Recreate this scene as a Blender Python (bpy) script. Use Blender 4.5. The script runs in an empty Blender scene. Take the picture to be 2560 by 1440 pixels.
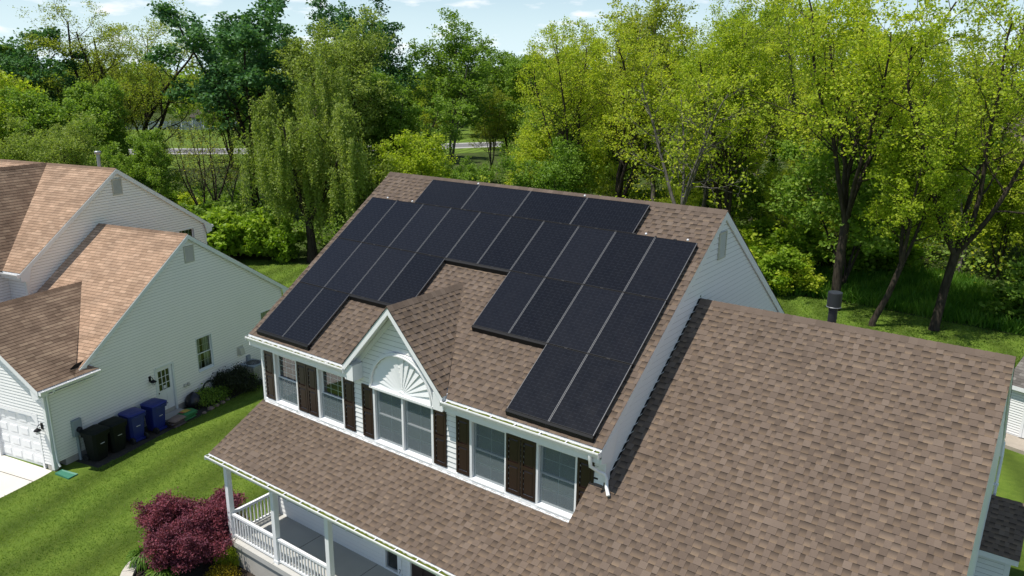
import bpy, math, random
import numpy as np
from mathutils import Matrix, Vector, Euler

# ------------------------------------------------------------------ camera, light, exposure
scn = bpy.context.scene
COL = scn.collection
R = math.radians
cam = bpy.data.objects.new("camera", bpy.data.cameras.new("camera"))
COL.objects.link(cam)
cam.location = (17.02, -11.796, 13.088)
cam.rotation_mode = 'XYZ'
cam.rotation_euler = (1.3009, -0.0118, 0.6328)
cam.data.sensor_width = 36.0
cam.data.lens = 27.044
cam.data.clip_start = 0.1
cam.data.clip_end = 6000.0
scn.camera = cam

SUN_D = Vector((0.26, 0.39, -1.0)).normalized()          # direction the sunlight travels
sun = bpy.data.objects.new("sun", bpy.data.lights.new("sun", 'SUN'))
COL.objects.link(sun)
sun.rotation_euler = SUN_D.to_track_quat('-Z', 'Y').to_euler()
sun.data.energy = 5.0
sun.data.angle = R(0.53)
sun.data.color = (1.0, 0.955, 0.88)

world = bpy.data.worlds.new("World")
scn.world = world
world.use_nodes = True
wt = world.node_tree
wt.nodes.clear()
def wn(kind, **kw):
    n = wt.nodes.new(kind)
    for k, v in kw.items(): setattr(n, k, v)
    return n
sky = wn('ShaderNodeTexSky', sky_type='NISHITA', sun_disc=False)
sky.sun_elevation = math.asin(-SUN_D.z)
sky.sun_rotation = math.atan2(-SUN_D.x, -SUN_D.y)
sky.altitude = 50.0
sky.air_density = 1.0; sky.dust_density = 0.0; sky.ozone_density = 2.0
tc = wn('ShaderNodeTexCoord')
mp = wn('ShaderNodeMapping'); mp.inputs['Scale'].default_value = (16, 16, 62)
nz = wn('ShaderNodeTexNoise'); nz.inputs['Scale'].default_value = 1.0; nz.inputs['Detail'].default_value = 6.0
nz.inputs['Roughness'].default_value = 0.55
cr = wn('ShaderNodeValToRGB')
cr.color_ramp.elements[0].position = 0.545; cr.color_ramp.elements[0].color = (0, 0, 0, 1)
cr.color_ramp.elements[1].position = 0.70; cr.color_ramp.elements[1].color = (0.75, 0.75, 0.75, 1)
mx = wn('ShaderNodeMix', data_type='RGBA'); mx.inputs[7].default_value = (10.3, 10.4, 10.6, 1)
bg = wn('ShaderNodeBackground'); bg.inputs['Strength'].default_value = 0.105
wo = wn('ShaderNodeOutputWorld')
L = wt.links.new
L(tc.outputs['Generated'], mp.inputs['Vector']); L(mp.outputs[0], nz.inputs['Vector']); L(nz.outputs[0], cr.inputs[0])
sp = wn('ShaderNodeSeparateXYZ'); L(tc.outputs['Generated'], sp.inputs[0])
vr = wn('ShaderNodeValToRGB')                             # thin bright veil of spring haze low in the sky
vr.color_ramp.elements[0].position = 0.0; vr.color_ramp.elements[0].color = (0.94, 0.94, 0.94, 1)
vr.color_ramp.elements[1].position = 0.17; vr.color_ramp.elements[1].color = (0.0, 0.0, 0.0, 1)
L(sp.outputs[2], vr.inputs[0])
vm = wn('ShaderNodeMix', data_type='RGBA'); vm.inputs[7].default_value = (6.9, 8.8, 9.9, 1)
L(vr.outputs[0], vm.inputs[0]); L(sky.outputs[0], vm.inputs[6])
L(cr.outputs[0], mx.inputs[0]); L(vm.outputs[2], mx.inputs[6]); L(mx.outputs[2], bg.inputs[0]); L(bg.outputs[0], wo.inputs[0])

scn.view_settings.view_transform = 'Standard'
scn.view_settings.look = 'None'
scn.view_settings.exposure = 0.08
scn.view_settings.gamma = 1.0
scn.render.engine = 'CYCLES'
scn.cycles.max_bounces = 6
scn.cycles.diffuse_bounces = 3
scn.cycles.transparent_max_bounces = 12

# ------------------------------------------------------------------ materials
def srgb(r, g, b):
    f = lambda c: (c / 12.92) if c <= 0.04045 else ((c + 0.055) / 1.055) ** 2.4
    return (f(r / 255), f(g / 255), f(b / 255))

class NT:
    def __init__(self, name):
        self.mat = bpy.data.materials.new(name); self.mat.use_nodes = True
        self.t = self.mat.node_tree; self.t.nodes.clear()
        self.out = self.n('ShaderNodeOutputMaterial')
    def n(self, kind, **kw):
        x = self.t.nodes.new(kind)
        for k, v in kw.items(): setattr(x, k, v)
        return x
    def l(self, a, b): self.t.links.new(a, b)
    def set(self, sock, v):
        if hasattr(v, 'is_linked') or isinstance(v, bpy.types.NodeSocket): self.l(v, sock)
        else:
            if isinstance(v, (tuple, list)) and len(v) == 3 and sock.type == 'RGBA': v = (*v, 1)
            sock.default_value = v
    def math(self, op, a, b=0.0, c=None, clamp=False):
        x = self.n('ShaderNodeMath', operation=op, use_clamp=clamp)
        self.set(x.inputs[0], a); self.set(x.inputs[1], b)
        if c is not None: self.set(x.inputs[2], c)
        return x.outputs[0]
    def mix(self, f, a, b, mode='MIX'):
        x = self.n('ShaderNodeMix', data_type='RGBA', blend_type=mode)
        self.set(x.inputs[0], f); self.set(x.inputs[6], a); self.set(x.inputs[7], b)
        return x.outputs[2]
    def noise(self, scale, detail=3.0, vec=None, rough=0.5):
        x = self.n('ShaderNodeTexNoise')
        x.inputs['Scale'].default_value = scale; x.inputs['Detail'].default_value = detail
        x.inputs['Roughness'].default_value = rough
        if vec is not None: self.l(vec, x.inputs['Vector'])
        return x.outputs[0]
    def ramp(self, f, stops):
        x = self.n('ShaderNodeValToRGB')
        e = x.color_ramp.elements
        while len(e) < len(stops): e.new(0.5)
        for k, (p, c) in enumerate(stops):
            e[k].position = p; e[k].color = (*c, 1) if len(c) == 3 else c
        self.set(x.inputs[0], f)
        return x.outputs[0]
    def obj(self): return self.n('ShaderNodeTexCoord').outputs['Object']
    def geo(self): return self.n('ShaderNodeNewGeometry').outputs['Position']
    def map(self, vec, scale=(1, 1, 1), rot=(0, 0, 0)):
        x = self.n('ShaderNodeMapping'); self.l(vec, x.inputs[0])
        x.inputs['Scale'].default_value = scale; x.inputs['Rotation'].default_value = rot
        return x.outputs[0]
    def uv(self, name):
        x = self.n('ShaderNodeUVMap'); x.uv_map = name
        s = self.n('ShaderNodeSeparateXYZ'); self.l(x.outputs[0], s.inputs[0])
        return s.outputs[0], s.outputs[1]
    def bump(self, h, strength=0.3, dist=0.02):
        x = self.n('ShaderNodeBump'); x.inputs['Strength'].default_value = strength; x.inputs['Distance'].default_value = dist
        self.l(h, x.inputs['Height'])
        return x.outputs[0]
    def bsdf(self, color, rough=0.5, metal=0.0, spec=0.5, normal=None, coat=0.0):
        x = self.n('ShaderNodeBsdfPrincipled')
        self.set(x.inputs['Base Color'], color); self.set(x.inputs['Roughness'], rough)
        x.inputs['Metallic'].default_value = metal; x.inputs['Specular IOR Level'].default_value = spec
        x.inputs['Coat Weight'].default_value = coat
        if normal is not None: self.l(normal, x.inputs['Normal'])
        return x.outputs[0]
    def done(self, sh):
        self.l(sh, self.out.inputs[0]); return self.mat

def plain(name, color, rough=0.5, metal=0.0, var=0.10, scale=3.0, spec=0.5, bumps=0.0):
    t = NT(name)
    v = t.noise(scale, 5.0, t.obj())
    f = t.math('MULTIPLY_ADD', v, 2 * var, 1 - var)
    c = t.mix(1.0, color, f, 'MULTIPLY')
    nb = t.bump(t.noise(scale * 25, 3.0, t.obj()), bumps, 0.01) if bumps else None
    return t.done(t.bsdf(c, rough, metal, spec, nb))

def shingle_mat(name, dark, mid, light, band, streak=0.0, seam=0.0):
    t = NT(name)
    u, fr = t.uv('UVMap'); tone, kind = t.uv('Tone')
    c = t.ramp(tone, [(0.0, dark), (0.5, mid), (1.0, light)])
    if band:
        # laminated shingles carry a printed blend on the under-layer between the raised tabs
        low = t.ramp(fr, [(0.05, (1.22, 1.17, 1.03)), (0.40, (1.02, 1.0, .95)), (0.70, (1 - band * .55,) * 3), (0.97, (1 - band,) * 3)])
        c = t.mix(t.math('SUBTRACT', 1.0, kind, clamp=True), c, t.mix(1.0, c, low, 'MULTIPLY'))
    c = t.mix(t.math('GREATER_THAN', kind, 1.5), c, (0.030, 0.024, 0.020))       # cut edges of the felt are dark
    o = t.obj()
    g = t.math('MULTIPLY_ADD', t.noise(120.0, 2.0, o, 0.7), 0.5, 0.75)
    c = t.mix(1.0, c, g, 'MULTIPLY')
    p = t.math('MULTIPLY_ADD', t.noise(0.9, 5.0, o), 0.34, 0.83)
    c = t.mix(1.0, c, p, 'MULTIPLY')
    if streak:
        s = t.noise(1.3, 4.0, t.map(o, (1.0, 1.0, 0.5)))
        c = t.mix(1.0, c, t.ramp(s, [(0.35, (1 - streak, 1 - streak * 1.05, 1 - streak * 1.05)), (0.62, (1.06, 1.06, 1.06))]), 'MULTIPLY')
    if seam:
        c = t.mix(t.math('MULTIPLY', t.math('LESS_THAN', u, 0.014), seam), c, (0.10, 0.06, 0.04))
        c = t.mix(t.math('MULTIPLY', t.math('LESS_THAN', fr, 0.09), seam), c, (0.10, 0.06, 0.04))
    nb = t.bump(t.noise(300.0, 2.0, o), 0.35, 0.004)
    sh = t.bsdf(c, 0.92, 0, 0.2, nb); sh.node.inputs['Diffuse Roughness'].default_value = 1.0
    return t.done(sh)

def siding_mat(name, color, dirt=(0.60, 0.62, 0.52), amt=0.18, rough=0.42):
    t = NT(name); o = t.obj()
    v = t.math('MULTIPLY_ADD', t.noise(1.1, 5.0, t.map(o, (1, 1, 0.45))), amt * 2, -amt * 0.6, clamp=True)
    c = t.mix(v, color, dirt)
    u_, fr = t.uv('UVMap')                                   # shade of the gap under each lap, painted as a dark band
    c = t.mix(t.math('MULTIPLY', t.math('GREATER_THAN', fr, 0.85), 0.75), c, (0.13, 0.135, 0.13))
    g = t.math('MULTIPLY_ADD', t.noise(45.0, 3.0, t.map(o, (0.3, 0.3, 4.0))), 0.10, 0.95)
    c = t.mix(1.0, c, g, 'MULTIPLY')
    return t.done(t.bsdf(c, rough, 0, 0.4))

def leaf_mat(name, a, b, c3, trans=0.38, rough=0.55):
    t = NT(name)
    tone, _ = t.uv('UVMap')
    oi = t.n('ShaderNodeObjectInfo')
    f = t.math('ADD', tone, t.math('MULTIPLY_ADD', oi.outputs['Random'], 0.36, -0.18), clamp=True)
    c = t.ramp(f, [(0.0, a), (0.55, b), (1.0, c3)])
    d = t.bsdf(c, rough, 0, 0.28)
    tr = t.n('ShaderNodeBsdfTranslucent')
    t.l(t.mix(1.0, c, (1.25, 1.30, 0.60), 'MULTIPLY'), tr.inputs[0])
    m = t.n('ShaderNodeMixShader'); m.inputs[0].default_value = trans
    t.l(d, m.inputs[1]); t.l(tr.outputs[0], m.inputs[2])
    return t.done(m.outputs[0])

def bark_mat(name, a, b):
    t = NT(name); o = t.obj()
    v = t.noise(9.0, 6.0, t.map(o, (1, 1, 0.22)), 0.65)
    c = t.ramp(v, [(0.3, a), (0.7, b)])
    return t.done(t.bsdf(c, 0.95, 0, 0.1, t.bump(v, 0.6, 0.03)))

def glass_mat(name, tint=(0.75, 0.83, 0.84)):
    t = NT(name)
    tr = t.n('ShaderNodeBsdfTransparent'); tr.inputs[0].default_value = (*tint, 1)
    gl = t.n('ShaderNodeBsdfGlossy'); gl.inputs['Roughness'].default_value = 0.03
    gl.inputs[0].default_value = (1, 1, 1, 1)
    fr = t.n('ShaderNodeFresnel'); fr.inputs[0].default_value = 1.5
    m = t.n('ShaderNodeMixShader')
    t.l(t.math('MULTIPLY_ADD', fr.outputs[0], 1.1, 0.05, clamp=True), m.inputs[0]); t.l(tr.outputs[0], m.inputs[1]); t.l(gl.outputs[0], m.inputs[2])
    return t.done(m.outputs[0])

def screen_mat(name, color, fac):
    t = NT(name)
    tr = t.n('ShaderNodeBsdfTransparent')
    df = t.n('ShaderNodeBsdfDiffuse'); df.inputs[0].default_value = (*color, 1)
    m = t.n('ShaderNodeMixShader'); m.inputs[0].default_value = fac
    t.l(tr.outputs[0], m.inputs[1]); t.l(df.outputs[0], m.inputs[2])
    return t.done(m.outputs[0])

def cell_mat(name):
    t = NT(name)
    u, v = t.uv('UVMap')                                    # metres along the module
    def line(x, pitch, w):
        f = t.math('FRACT', t.math('DIVIDE', x, pitch))
        return t.math('LESS_THAN', f, w / pitch)
    row = t.math('FLOOR', t.math('DIVIDE', v, 0.084))
    du = t.math('ADD', u, t.math('MULTIPLY', t.math('MODULO', row, 2.0), 0.08))
    dash = t.math('MULTIPLY', line(v, 0.084, 0.012), t.math('GREATER_THAN', t.math('FRACT', t.math('DIVIDE', du, 0.17)), 0.35))
    fine = line(u, 0.168, 0.006)
    nzz = t.noise(7.0, 4.0, t.obj())
    oi = t.n('ShaderNodeObjectInfo')
    base = t.mix(nzz, (0.0062, 0.0066, 0.0088), (0.0108, 0.0114, 0.0148))
    base = t.mix(1.0, base, t.math('MULTIPLY_ADD', oi.outputs['Random'], 0.5, 0.75), 'MULTIPLY')
    c = t.mix(t.math('MULTIPLY', dash, 0.34), base, (0.034, 0.037, 0.047))
    c = t.mix(t.math('MULTIPLY', fine, 0.35), c, (0.026, 0.034, 0.045))
    dirt = t.math('MULTIPLY', t.math('GREATER_THAN', t.noise(38.0, 1.0, t.obj()), 0.80), 0.10)
    c = t.mix(dirt, c, (0.25, 0.25, 0.25))
    r = t.math('MULTIPLY_ADD', t.noise(3.0, 3.0, t.obj()), 0.12, 0.10)
    return t.done(t.bsdf(c, r, 0, 0.25))

def lawn_mat(name):
    t = NT(name); g = t.geo()
    n1 = t.noise(0.22, 5.0, g); n2 = t.noise(3.2, 6.0, g, 0.65); n3 = t.noise(55.0, 3.0, g, 0.7)
    c = t.ramp(n2, [(0.25, (0.055, 0.110, 0.012)), (0.5, (0.100, 0.175, 0.020)), (0.78, (0.170, 0.240, 0.036))])
    c = t.mix(t.math('MULTIPLY', n1, 0.6), c, (0.155, 0.195, 0.030))
    st = t.n('ShaderNodeTexWave'); st.inputs['Scale'].default_value = 0.16; st.inputs['Distortion'].default_value = 5.0
    st.inputs['Detail'].default_value = 2.0; st.inputs['Detail Scale'].default_value = 0.6
    t.l(t.map(g, (1, 1, 1), (0, 0, R(-16))), st.inputs['Vector'])   # the nap left by the mower
    c = t.mix(1.0, c, t.math('MULTIPLY_ADD', st.outputs[1], 0.50, 0.70), 'MULTIPLY')
    c = t.mix(1.0, c, t.math('MULTIPLY_ADD', n3, 1.0, 0.5), 'MULTIPLY')
    bare = t.ramp(t.noise(0.13, 3.0, t.map(g, (1, 1.7, 1))), [(0.66, (0, 0, 0)), (0.74, (1, 1, 1))])
    c = t.mix(t.math('MULTIPLY', bare, 0.35), c, (0.20, 0.19, 0.07))
    nb = t.bump(n3, 0.9, 0.05)
    return t.done(t.bsdf(c, 0.9, 0, 0.15, nb))

def floor_mat(name):
    t = NT(name); g = t.geo()
    n = t.noise(0.5, 6.0, g, 0.6); n3 = t.noise(9.0, 5.0, g, 0.7)
    c = t.ramp(n, [(0.32, (0.040, 0.058, 0.014)), (0.5, (0.060, 0.092, 0.020)), (0.68, (0.085, 0.080, 0.040))])
    c = t.mix(1.0, c, t.math('MULTIPLY_ADD', n3, 1.2, 0.4), 'MULTIPLY')
    return t.done(t.bsdf(c, 0.95, 0, 0.1, t.bump(n3, 0.8, 0.15)))

M = {}
def mats():
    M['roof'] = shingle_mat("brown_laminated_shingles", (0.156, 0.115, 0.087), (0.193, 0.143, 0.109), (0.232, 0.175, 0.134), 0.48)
    M['roof2'] = shingle_mat("tan_strip_shingles", (0.490, 0.325, 0.212), (0.590, 0.400, 0.266), (0.690, 0.485, 0.330), 0.0, streak=0.15, seam=0.5)
    M['roof2b'] = shingle_mat("dark_streaked_tan_shingles", (0.250, 0.170, 0.115), (0.318, 0.220, 0.150), (0.400, 0.288, 0.196), 0.0, streak=0.30, seam=0.5)  # darker, more strongly streaked version of the tan shingles
    M['roof3'] = shingle_mat("grey_shed_shingles", (0.14, 0.125, 0.11), (0.20, 0.18, 0.16), (0.27, 0.25, 0.22), 0.2)
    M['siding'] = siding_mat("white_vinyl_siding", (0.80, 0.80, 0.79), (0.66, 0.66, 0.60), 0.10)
    M['siding2'] = siding_mat("cream_vinyl_siding", (0.86, 0.845, 0.775), (0.70, 0.71, 0.58), 0.18)
    M['siding3'] = siding_mat("grey_siding", (0.42, 0.45, 0.47), (0.35, 0.37, 0.37), 0.15)
    M['trim'] = plain("white_painted_trim", (0.80, 0.805, 0.81), 0.38, var=0.04)
    M['trim2'] = plain("weathered_white_trim", (0.70, 0.73, 0.71), 0.45, var=0.08)
    M['gutter'] = plain("white_gutter_metal", (0.84, 0.84, 0.83), 0.3, var=0.04)
    M['moss'] = plain("gutter_moss", (0.110, 0.135, 0.020), 0.95, var=0.5, scale=14, spec=0.1, bumps=0.8)
    M['shutter'] = plain("dark_brown_vinyl", (0.020, 0.0085, 0.0060), 0.42, var=0.15)
    M['frame'] = plain("panel_frame_aluminium", (0.115, 0.118, 0.125), 0.45, metal=0.3, var=0.06)
    M['black'] = plain("black_coated_metal", (0.007, 0.007, 0.008), 0.6, var=0.12, spec=0.25)
    M['flue'] = plain("black_flue_paint", (0.022, 0.024, 0.028), 0.5, var=0.2)
    M['galv'] = plain("galvanised_metal", (0.36, 0.37, 0.38), 0.42, metal=0.6, var=0.15)
    M['greybox'] = plain("grey_painted_steel", (0.27, 0.31, 0.33), 0.5, var=0.1)
    M['vent'] = plain("beige_plastic_louver", (0.50, 0.49, 0.40), 0.5, var=0.1)
    M['cell'] = cell_mat("solar_cells")
    M['glass'] = glass_mat("window_glass")
    M['screen'] = screen_mat("insect_screen", (0.205, 0.250, 0.270), 0.52)
    M['curtain'] = plain("pale_curtain", (0.42, 0.46, 0.40), 0.9, var=0.25, scale=6)
    M['blind'] = plain("grey_blind", (0.10, 0.12, 0.13), 0.8, var=0.2, scale=5)
    M['room'] = plain("dark_room", (0.015, 0.016, 0.018), 0.9)
    M['door'] = plain("white_door_paint", (0.78, 0.79, 0.80), 0.35, var=0.04)
    M['darkdoor'] = plain("dark_brown_door", (0.028, 0.016, 0.014), 0.35, var=0.2)
    M['concrete'] = plain("concrete", (0.42, 0.40, 0.36), 0.9, var=0.18, scale=2.2, bumps=0.3)
    M['slab'] = plain("porch_concrete", (0.46, 0.45, 0.42), 0.85, var=0.12, scale=1.6)
    M['drive'] = plain("driveway_concrete", (0.62, 0.585, 0.52), 0.9, var=0.12, scale=1.2)
    M['paver'] = plain("pale_edging_block", (0.52, 0.48, 0.42), 0.9, var=0.16, scale=4, bumps=0.4)
    M['stone'] = plain("red_brown_stone", (0.22, 0.16, 0.13), 0.9, var=0.35, scale=5, bumps=0.6)
    M['mulch'] = plain("dark_bark_mulch", (0.060, 0.047, 0.038), 0.95, var=0.6, scale=14, spec=0.1, bumps=1.0)
    M['gravel'] = plain("grey_bed_soil", (0.040, 0.034, 0.027), 0.95, var=0.5, scale=9, bumps=0.8)
    M['asphalt'] = plain("road_asphalt", (0.16, 0.155, 0.155), 0.9, var=0.15)
    M['verge'] = plain("pale_road_edge", (0.36, 0.35, 0.33), 0.9, var=0.15)
    M['binblack'] = plain("dark_green_black_plastic", (0.0050, 0.0070, 0.0055), 0.65, var=0.2, spec=0.25)
    M['binblue'] = plain("blue_plastic", (0.010, 0.020, 0.165), 0.42, var=0.12)
    M['rubber'] = plain("black_rubber", (0.012, 0.012, 0.012), 0.8)
    M['whiteplastic'] = plain("white_plastic", (0.72, 0.72, 0.74), 0.5)
    M['baggreen'] = plain("green_plastic_bag", (0.018, 0.16, 0.040), 0.35, var=0.2, scale=9)
    M['bagyellow'] = plain("yellow_bag_print", (0.50, 0.34, 0.035), 0.4, var=0.2)
    M['bagred'] = plain("red_bag_print", (0.34, 0.07, 0.03), 0.4, var=0.2)
    M['bagbrown'] = plain("brown_bag_plastic", (0.055, 0.036, 0.030), 0.35, var=0.3, scale=8)
    M['bagblack'] = plain("black_bag_plastic", (0.010, 0.010, 0.014), 0.3, var=0.2)
    M['hose'] = plain("dark_green_hose", (0.020, 0.030, 0.022), 0.5)
    M['splash'] = plain("green_splash_plastic", (0.05, 0.20, 0.13), 0.5)
    M['lawn'] = lawn_mat("mown_lawn")
    M['floor'] = floor_mat("woodland_floor")
    M['wood'] = plain("weathered_wood", (0.36, 0.31, 0.25), 0.85, var=0.25, scale=3)
    M['bark'] = bark_mat("dark_bark", (0.022, 0.017, 0.013), (0.075, 0.060, 0.047))
    M['barkpale'] = bark_mat("pale_bark", (0.075, 0.060, 0.047), (0.220, 0.180, 0.145))
    M['barkgrey'] = bark_mat("grey_bark", (0.075, 0.066, 0.058), (0.200, 0.182, 0.165))
    M['leaf_lime'] = leaf_mat("yellow_green_leaves", (0.235, 0.325, 0.024), (0.42, 0.515, 0.042), (0.58, 0.59, 0.066), 0.53)
    M['leaf_olive'] = leaf_mat("olive_young_leaves", (0.215, 0.275, 0.034), (0.345, 0.41, 0.05), (0.45, 0.445, 0.08), 0.5)
    M['leaf_dark'] = leaf_mat("dark_green_leaves", (0.04, 0.115, 0.035), (0.075, 0.185, 0.056), (0.14, 0.265, 0.085), 0.32)
    M['leaf_mid'] = leaf_mat("mid_green_leaves", (0.12, 0.215, 0.026), (0.205, 0.33, 0.044), (0.3, 0.41, 0.072), 0.46)
    M['leaf_pale'] = leaf_mat("pale_willow_leaves", (0.18, 0.25, 0.045), (0.285, 0.365, 0.075), (0.39, 0.44, 0.125), 0.46)
    M['leaf_bright'] = leaf_mat("bright_shrub_leaves", (0.135, 0.24, 0.016), (0.235, 0.365, 0.028), (0.33, 0.44, 0.048), 0.46)
    M['leaf_red'] = leaf_mat("dark_red_maple_leaves", (0.085, 0.024, 0.042), (0.16, 0.046, 0.072), (0.265, 0.06, 0.078), 0.25)
    M['leaf_yew'] = leaf_mat("dark_yew_needles", (0.012, 0.020, 0.008), (0.022, 0.030, 0.012), (0.040, 0.050, 0.018), 0.1)
    M['leaf_gold'] = leaf_mat("golden_yellow_leaves", (0.30, 0.24, 0.010), (0.45, 0.33, 0.012), (0.52, 0.42, 0.03), 0.3)
    M['blade'] = leaf_mat("grass_blades", (0.085, 0.16, 0.016), (0.15, 0.24, 0.026), (0.235, 0.315, 0.048), 0.4)
    M['blade_tall'] = leaf_mat("tall_grass_blades", (0.055, 0.145, 0.012), (0.1, 0.23, 0.02), (0.17, 0.3, 0.036), 0.4)
    M['lilyleaf'] = leaf_mat("daylily_leaves", (0.060, 0.140, 0.012), (0.115, 0.220, 0.022), (0.200, 0.300, 0.045), 0.35)
    M['deadgrass'] = plain("dry_brush", (0.20, 0.16, 0.10), 0.95, var=0.4, scale=5)
mats()

# ------------------------------------------------------------------ mesh helpers
class MB:
    """collects faces; every face keeps its own vertices unless a tube or lathe shares them"""
    def __init__(self): self.v = []; self.f = []; self.uv = []; self.t = []; self.s = []
    def face(self, pts, uv=None, t=(0.5, 1.0), smooth=False):
        k = len(self.v); self.v.extend([tuple(p) for p in pts])
        self.f.append(tuple(range(k, k + len(pts)))); self.uv.append(uv); self.t.append(t); self.s.append(smooth)
    def mesh(self, verts, faces, smooth=False):
        k = len(self.v); self.v.extend([tuple(p) for p in verts])
        for f in faces: self.f.append(tuple(i + k for i in f)); self.uv.append(None); self.t.append((0.5, 1.0)); self.s.append(smooth)
    def box(self, x0, y0, z0, x1, y1, z1, Mx=None):
        P = [(x0, y0, z0), (x1, y0, z0), (x1, y1, z0), (x0, y1, z0), (x0, y0, z1), (x1, y0, z1), (x1, y1, z1), (x0, y1, z1)]
        if Mx is not None: P = [tuple(Mx @ Vector(p)) for p in P]
        self.mesh(P, [(0, 3, 2, 1), (4, 5, 6, 7), (0, 1, 5, 4), (1, 2, 6, 5), (2, 3, 7, 6), (3, 0, 4, 7)])
    def bbox(self, x0, y0, z0, x1, y1, z1, b=0.01, Mx=None):
        """box with its top and vertical edges bevelled"""
        def ring(i, z): return [(x0 + i, y0, z), (x1 - i, y0, z), (x1, y0 + i, z), (x1, y1 - i, z), (x1 - i, y1, z), (x0 + i, y1, z), (x0, y1 - i, z), (x0, y0 + i, z)]
        top = [(x0 + 2 * b, y0 + b, z1), (x1 - 2 * b, y0 + b, z1), (x1 - b, y0 + 2 * b, z1), (x1 - b, y1 - 2 * b, z1), (x1 - 2 * b, y1 - b, z1), (x0 + 2 * b, y1 - b, z1), (x0 + b, y1 - 2 * b, z1), (x0 + b, y0 + 2 * b, z1)]
        P = ring(b, z0) + ring(b, z1 - b) + top
        if Mx is not None: P = [tuple(Mx @ Vector(p)) for p in P]
        F = [tuple(range(7, -1, -1)), tuple(range(16, 24))]
        for k in range(8):
            j = (k + 1) % 8
            F += [(k, j, 8 + j, 8 + k), (8 + k, 8 + j, 16 + j, 16 + k)]
        self.mesh(P, F)
    def bar(self, a, b, w, h, up=(0, 0, 1)):
        a = Vector(a); b = Vector(b); d = (b - a).normalized(); u = Vector(up)
        s = d.cross(u).normalized() * (w / 2); u = s.cross(d).normalized() * (h / 2)
        P = [a - s - u, a + s - u, a + s + u, a - s + u, b - s - u, b + s - u, b + s + u, b - s + u]
        self.mesh(P, [(0, 1, 2, 3), (7, 6, 5, 4), (0, 4, 5, 1), (1, 5, 6, 2), (2, 6, 7, 3), (3, 7, 4, 0)])
    def tube(self, pts, rad, n=8, cap=True, smooth=True):
        pts = [Vector(p) for p in pts]
        if not isinstance(rad, (list, tuple)): rad = [rad] * len(pts)
        V = []; ref = None
        for i, p in enumerate(pts):
            d = (pts[min(i + 1, len(pts) - 1)] - pts[max(i - 1, 0)])
            d = d.normalized() if d.length > 1e-9 else Vector((0, 0, 1))
            if ref is None: ref = Vector((1, 0, 0)) if abs(d.x) < 0.8 else Vector((0, 1, 0))
            a = (ref - d * ref.dot(d)).normalized(); b = d.cross(a); ref = a
            for k in range(n):
                q = 2 * math.pi * k / n
                V.append(p + (a * math.cos(q) + b * math.sin(q)) * rad[i])
        F = []
        for i in range(len(pts) - 1):
            for k in range(n):
                j = (k + 1) % n
                F.append((i * n + k, i * n + j, (i + 1) * n + j, (i + 1) * n + k))
        self.mesh(V, F, smooth)
        if cap:
            self.face([V[k] for k in range(n - 1, -1, -1)]); self.face([V[(len(pts) - 1) * n + k] for k in range(n)])
    def lathe(self, prof, n=16, at=(0, 0, 0), smooth=True):
        V = []
        for r, z in prof:
            for k in range(n):
                q = 2 * math.pi * k / n
                V.append((at[0] + r * math.cos(q), at[1] + r * math.sin(q), at[2] + z))
        F = []
        for i in range(len(prof) - 1):
            for k in range(n):
                j = (k + 1) % n
                F.append((i * n + k, i * n + j, (i + 1) * n + j, (i + 1) * n + k))
        self.mesh(V, F, smooth)
    def prism(self, poly, fn, d0, d1):
        """poly: 2-d points; fn(a, b, depth) gives the 3-d point"""
        A = [fn(a, b, d0) for a, b in poly]; B = [fn(a, b, d1) for a, b in poly]; n = len(poly)
        self.mesh(A + B, [tuple(range(n - 1, -1, -1)), tuple(range(n, 2 * n))] + [(k, (k + 1) % n, n + (k + 1) % n, n + k) for k in range(n)])

IDM = Matrix.Identity(4)
def put(name, mb, mat, parent=None, frame=IDM, fix=True):
    me = bpy.data.meshes.new(name)
    W = parent_world(parent)
    T = W.inverted() @ frame
    V = np.array(mb.v, dtype=np.float64).reshape(-1, 3)
    A = np.array(T); V = V @ A[:3, :3].T + A[:3, 3]
    me.from_pydata(V.tolist(), [], mb.f)
    if any(u is not None for u in mb.uv):
        l1 = me.uv_layers.new(name='UVMap'); l2 = me.uv_layers.new(name='Tone')
        d1 = []; d2 = []
        for f, u, t in zip(mb.f, mb.uv, mb.t):
            n = len(f)
            d1.extend([c for q in (u if u is not None else [(0, 0)] * n) for c in q]); d2.extend(list(t) * n)
        l1.data.foreach_set('uv', d1); l2.data.foreach_set('uv', d2)
    if any(mb.s): me.polygons.foreach_set('use_smooth', mb.s)
    if fix and not any(u is not None for u in mb.uv):
        import bmesh
        bm = bmesh.new(); bm.from_mesh(me)
        bmesh.ops.recalc_face_normals(bm, faces=bm.faces); bm.to_mesh(me); bm.free()
    me.materials.append(mat)
    me.update()
    o = bpy.data.objects.new(name, me); COL.objects.link(o)
    if parent is not None: o.parent = parent
    return o
WORLD = {}
def parent_world(p):
    if p is None: return Matrix.Identity(4)
    q = p
    while q.parent is not None: q = q.parent
    return WORLD.get(q.name, Matrix.Identity(4))
def thing(name, label, cat, loc=(0, 0, 0), rz=0.0, group=None):
    o = bpy.data.objects.new(name, None); COL.objects.link(o)
    o.empty_display_size = 0.3
    o.location = loc; o.rotation_euler = (0, 0, rz)
    WORLD[o.name] = Matrix.Translation(loc) @ Matrix.Rotation(rz, 4, 'Z')
    tag(o, label, cat, group)
    return o
def tag(o, label, cat, group=None, kind=None):
    if label: o['label'] = label
    if cat: o['category'] = cat
    if group: o['group'] = group
    if kind: o['kind'] = kind
    return o
def struct(name, mb, mat, label=None):
    o = put(name, mb, mat); o['kind'] = 'structure'
    if label: o['label'] = label
    return o
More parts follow.
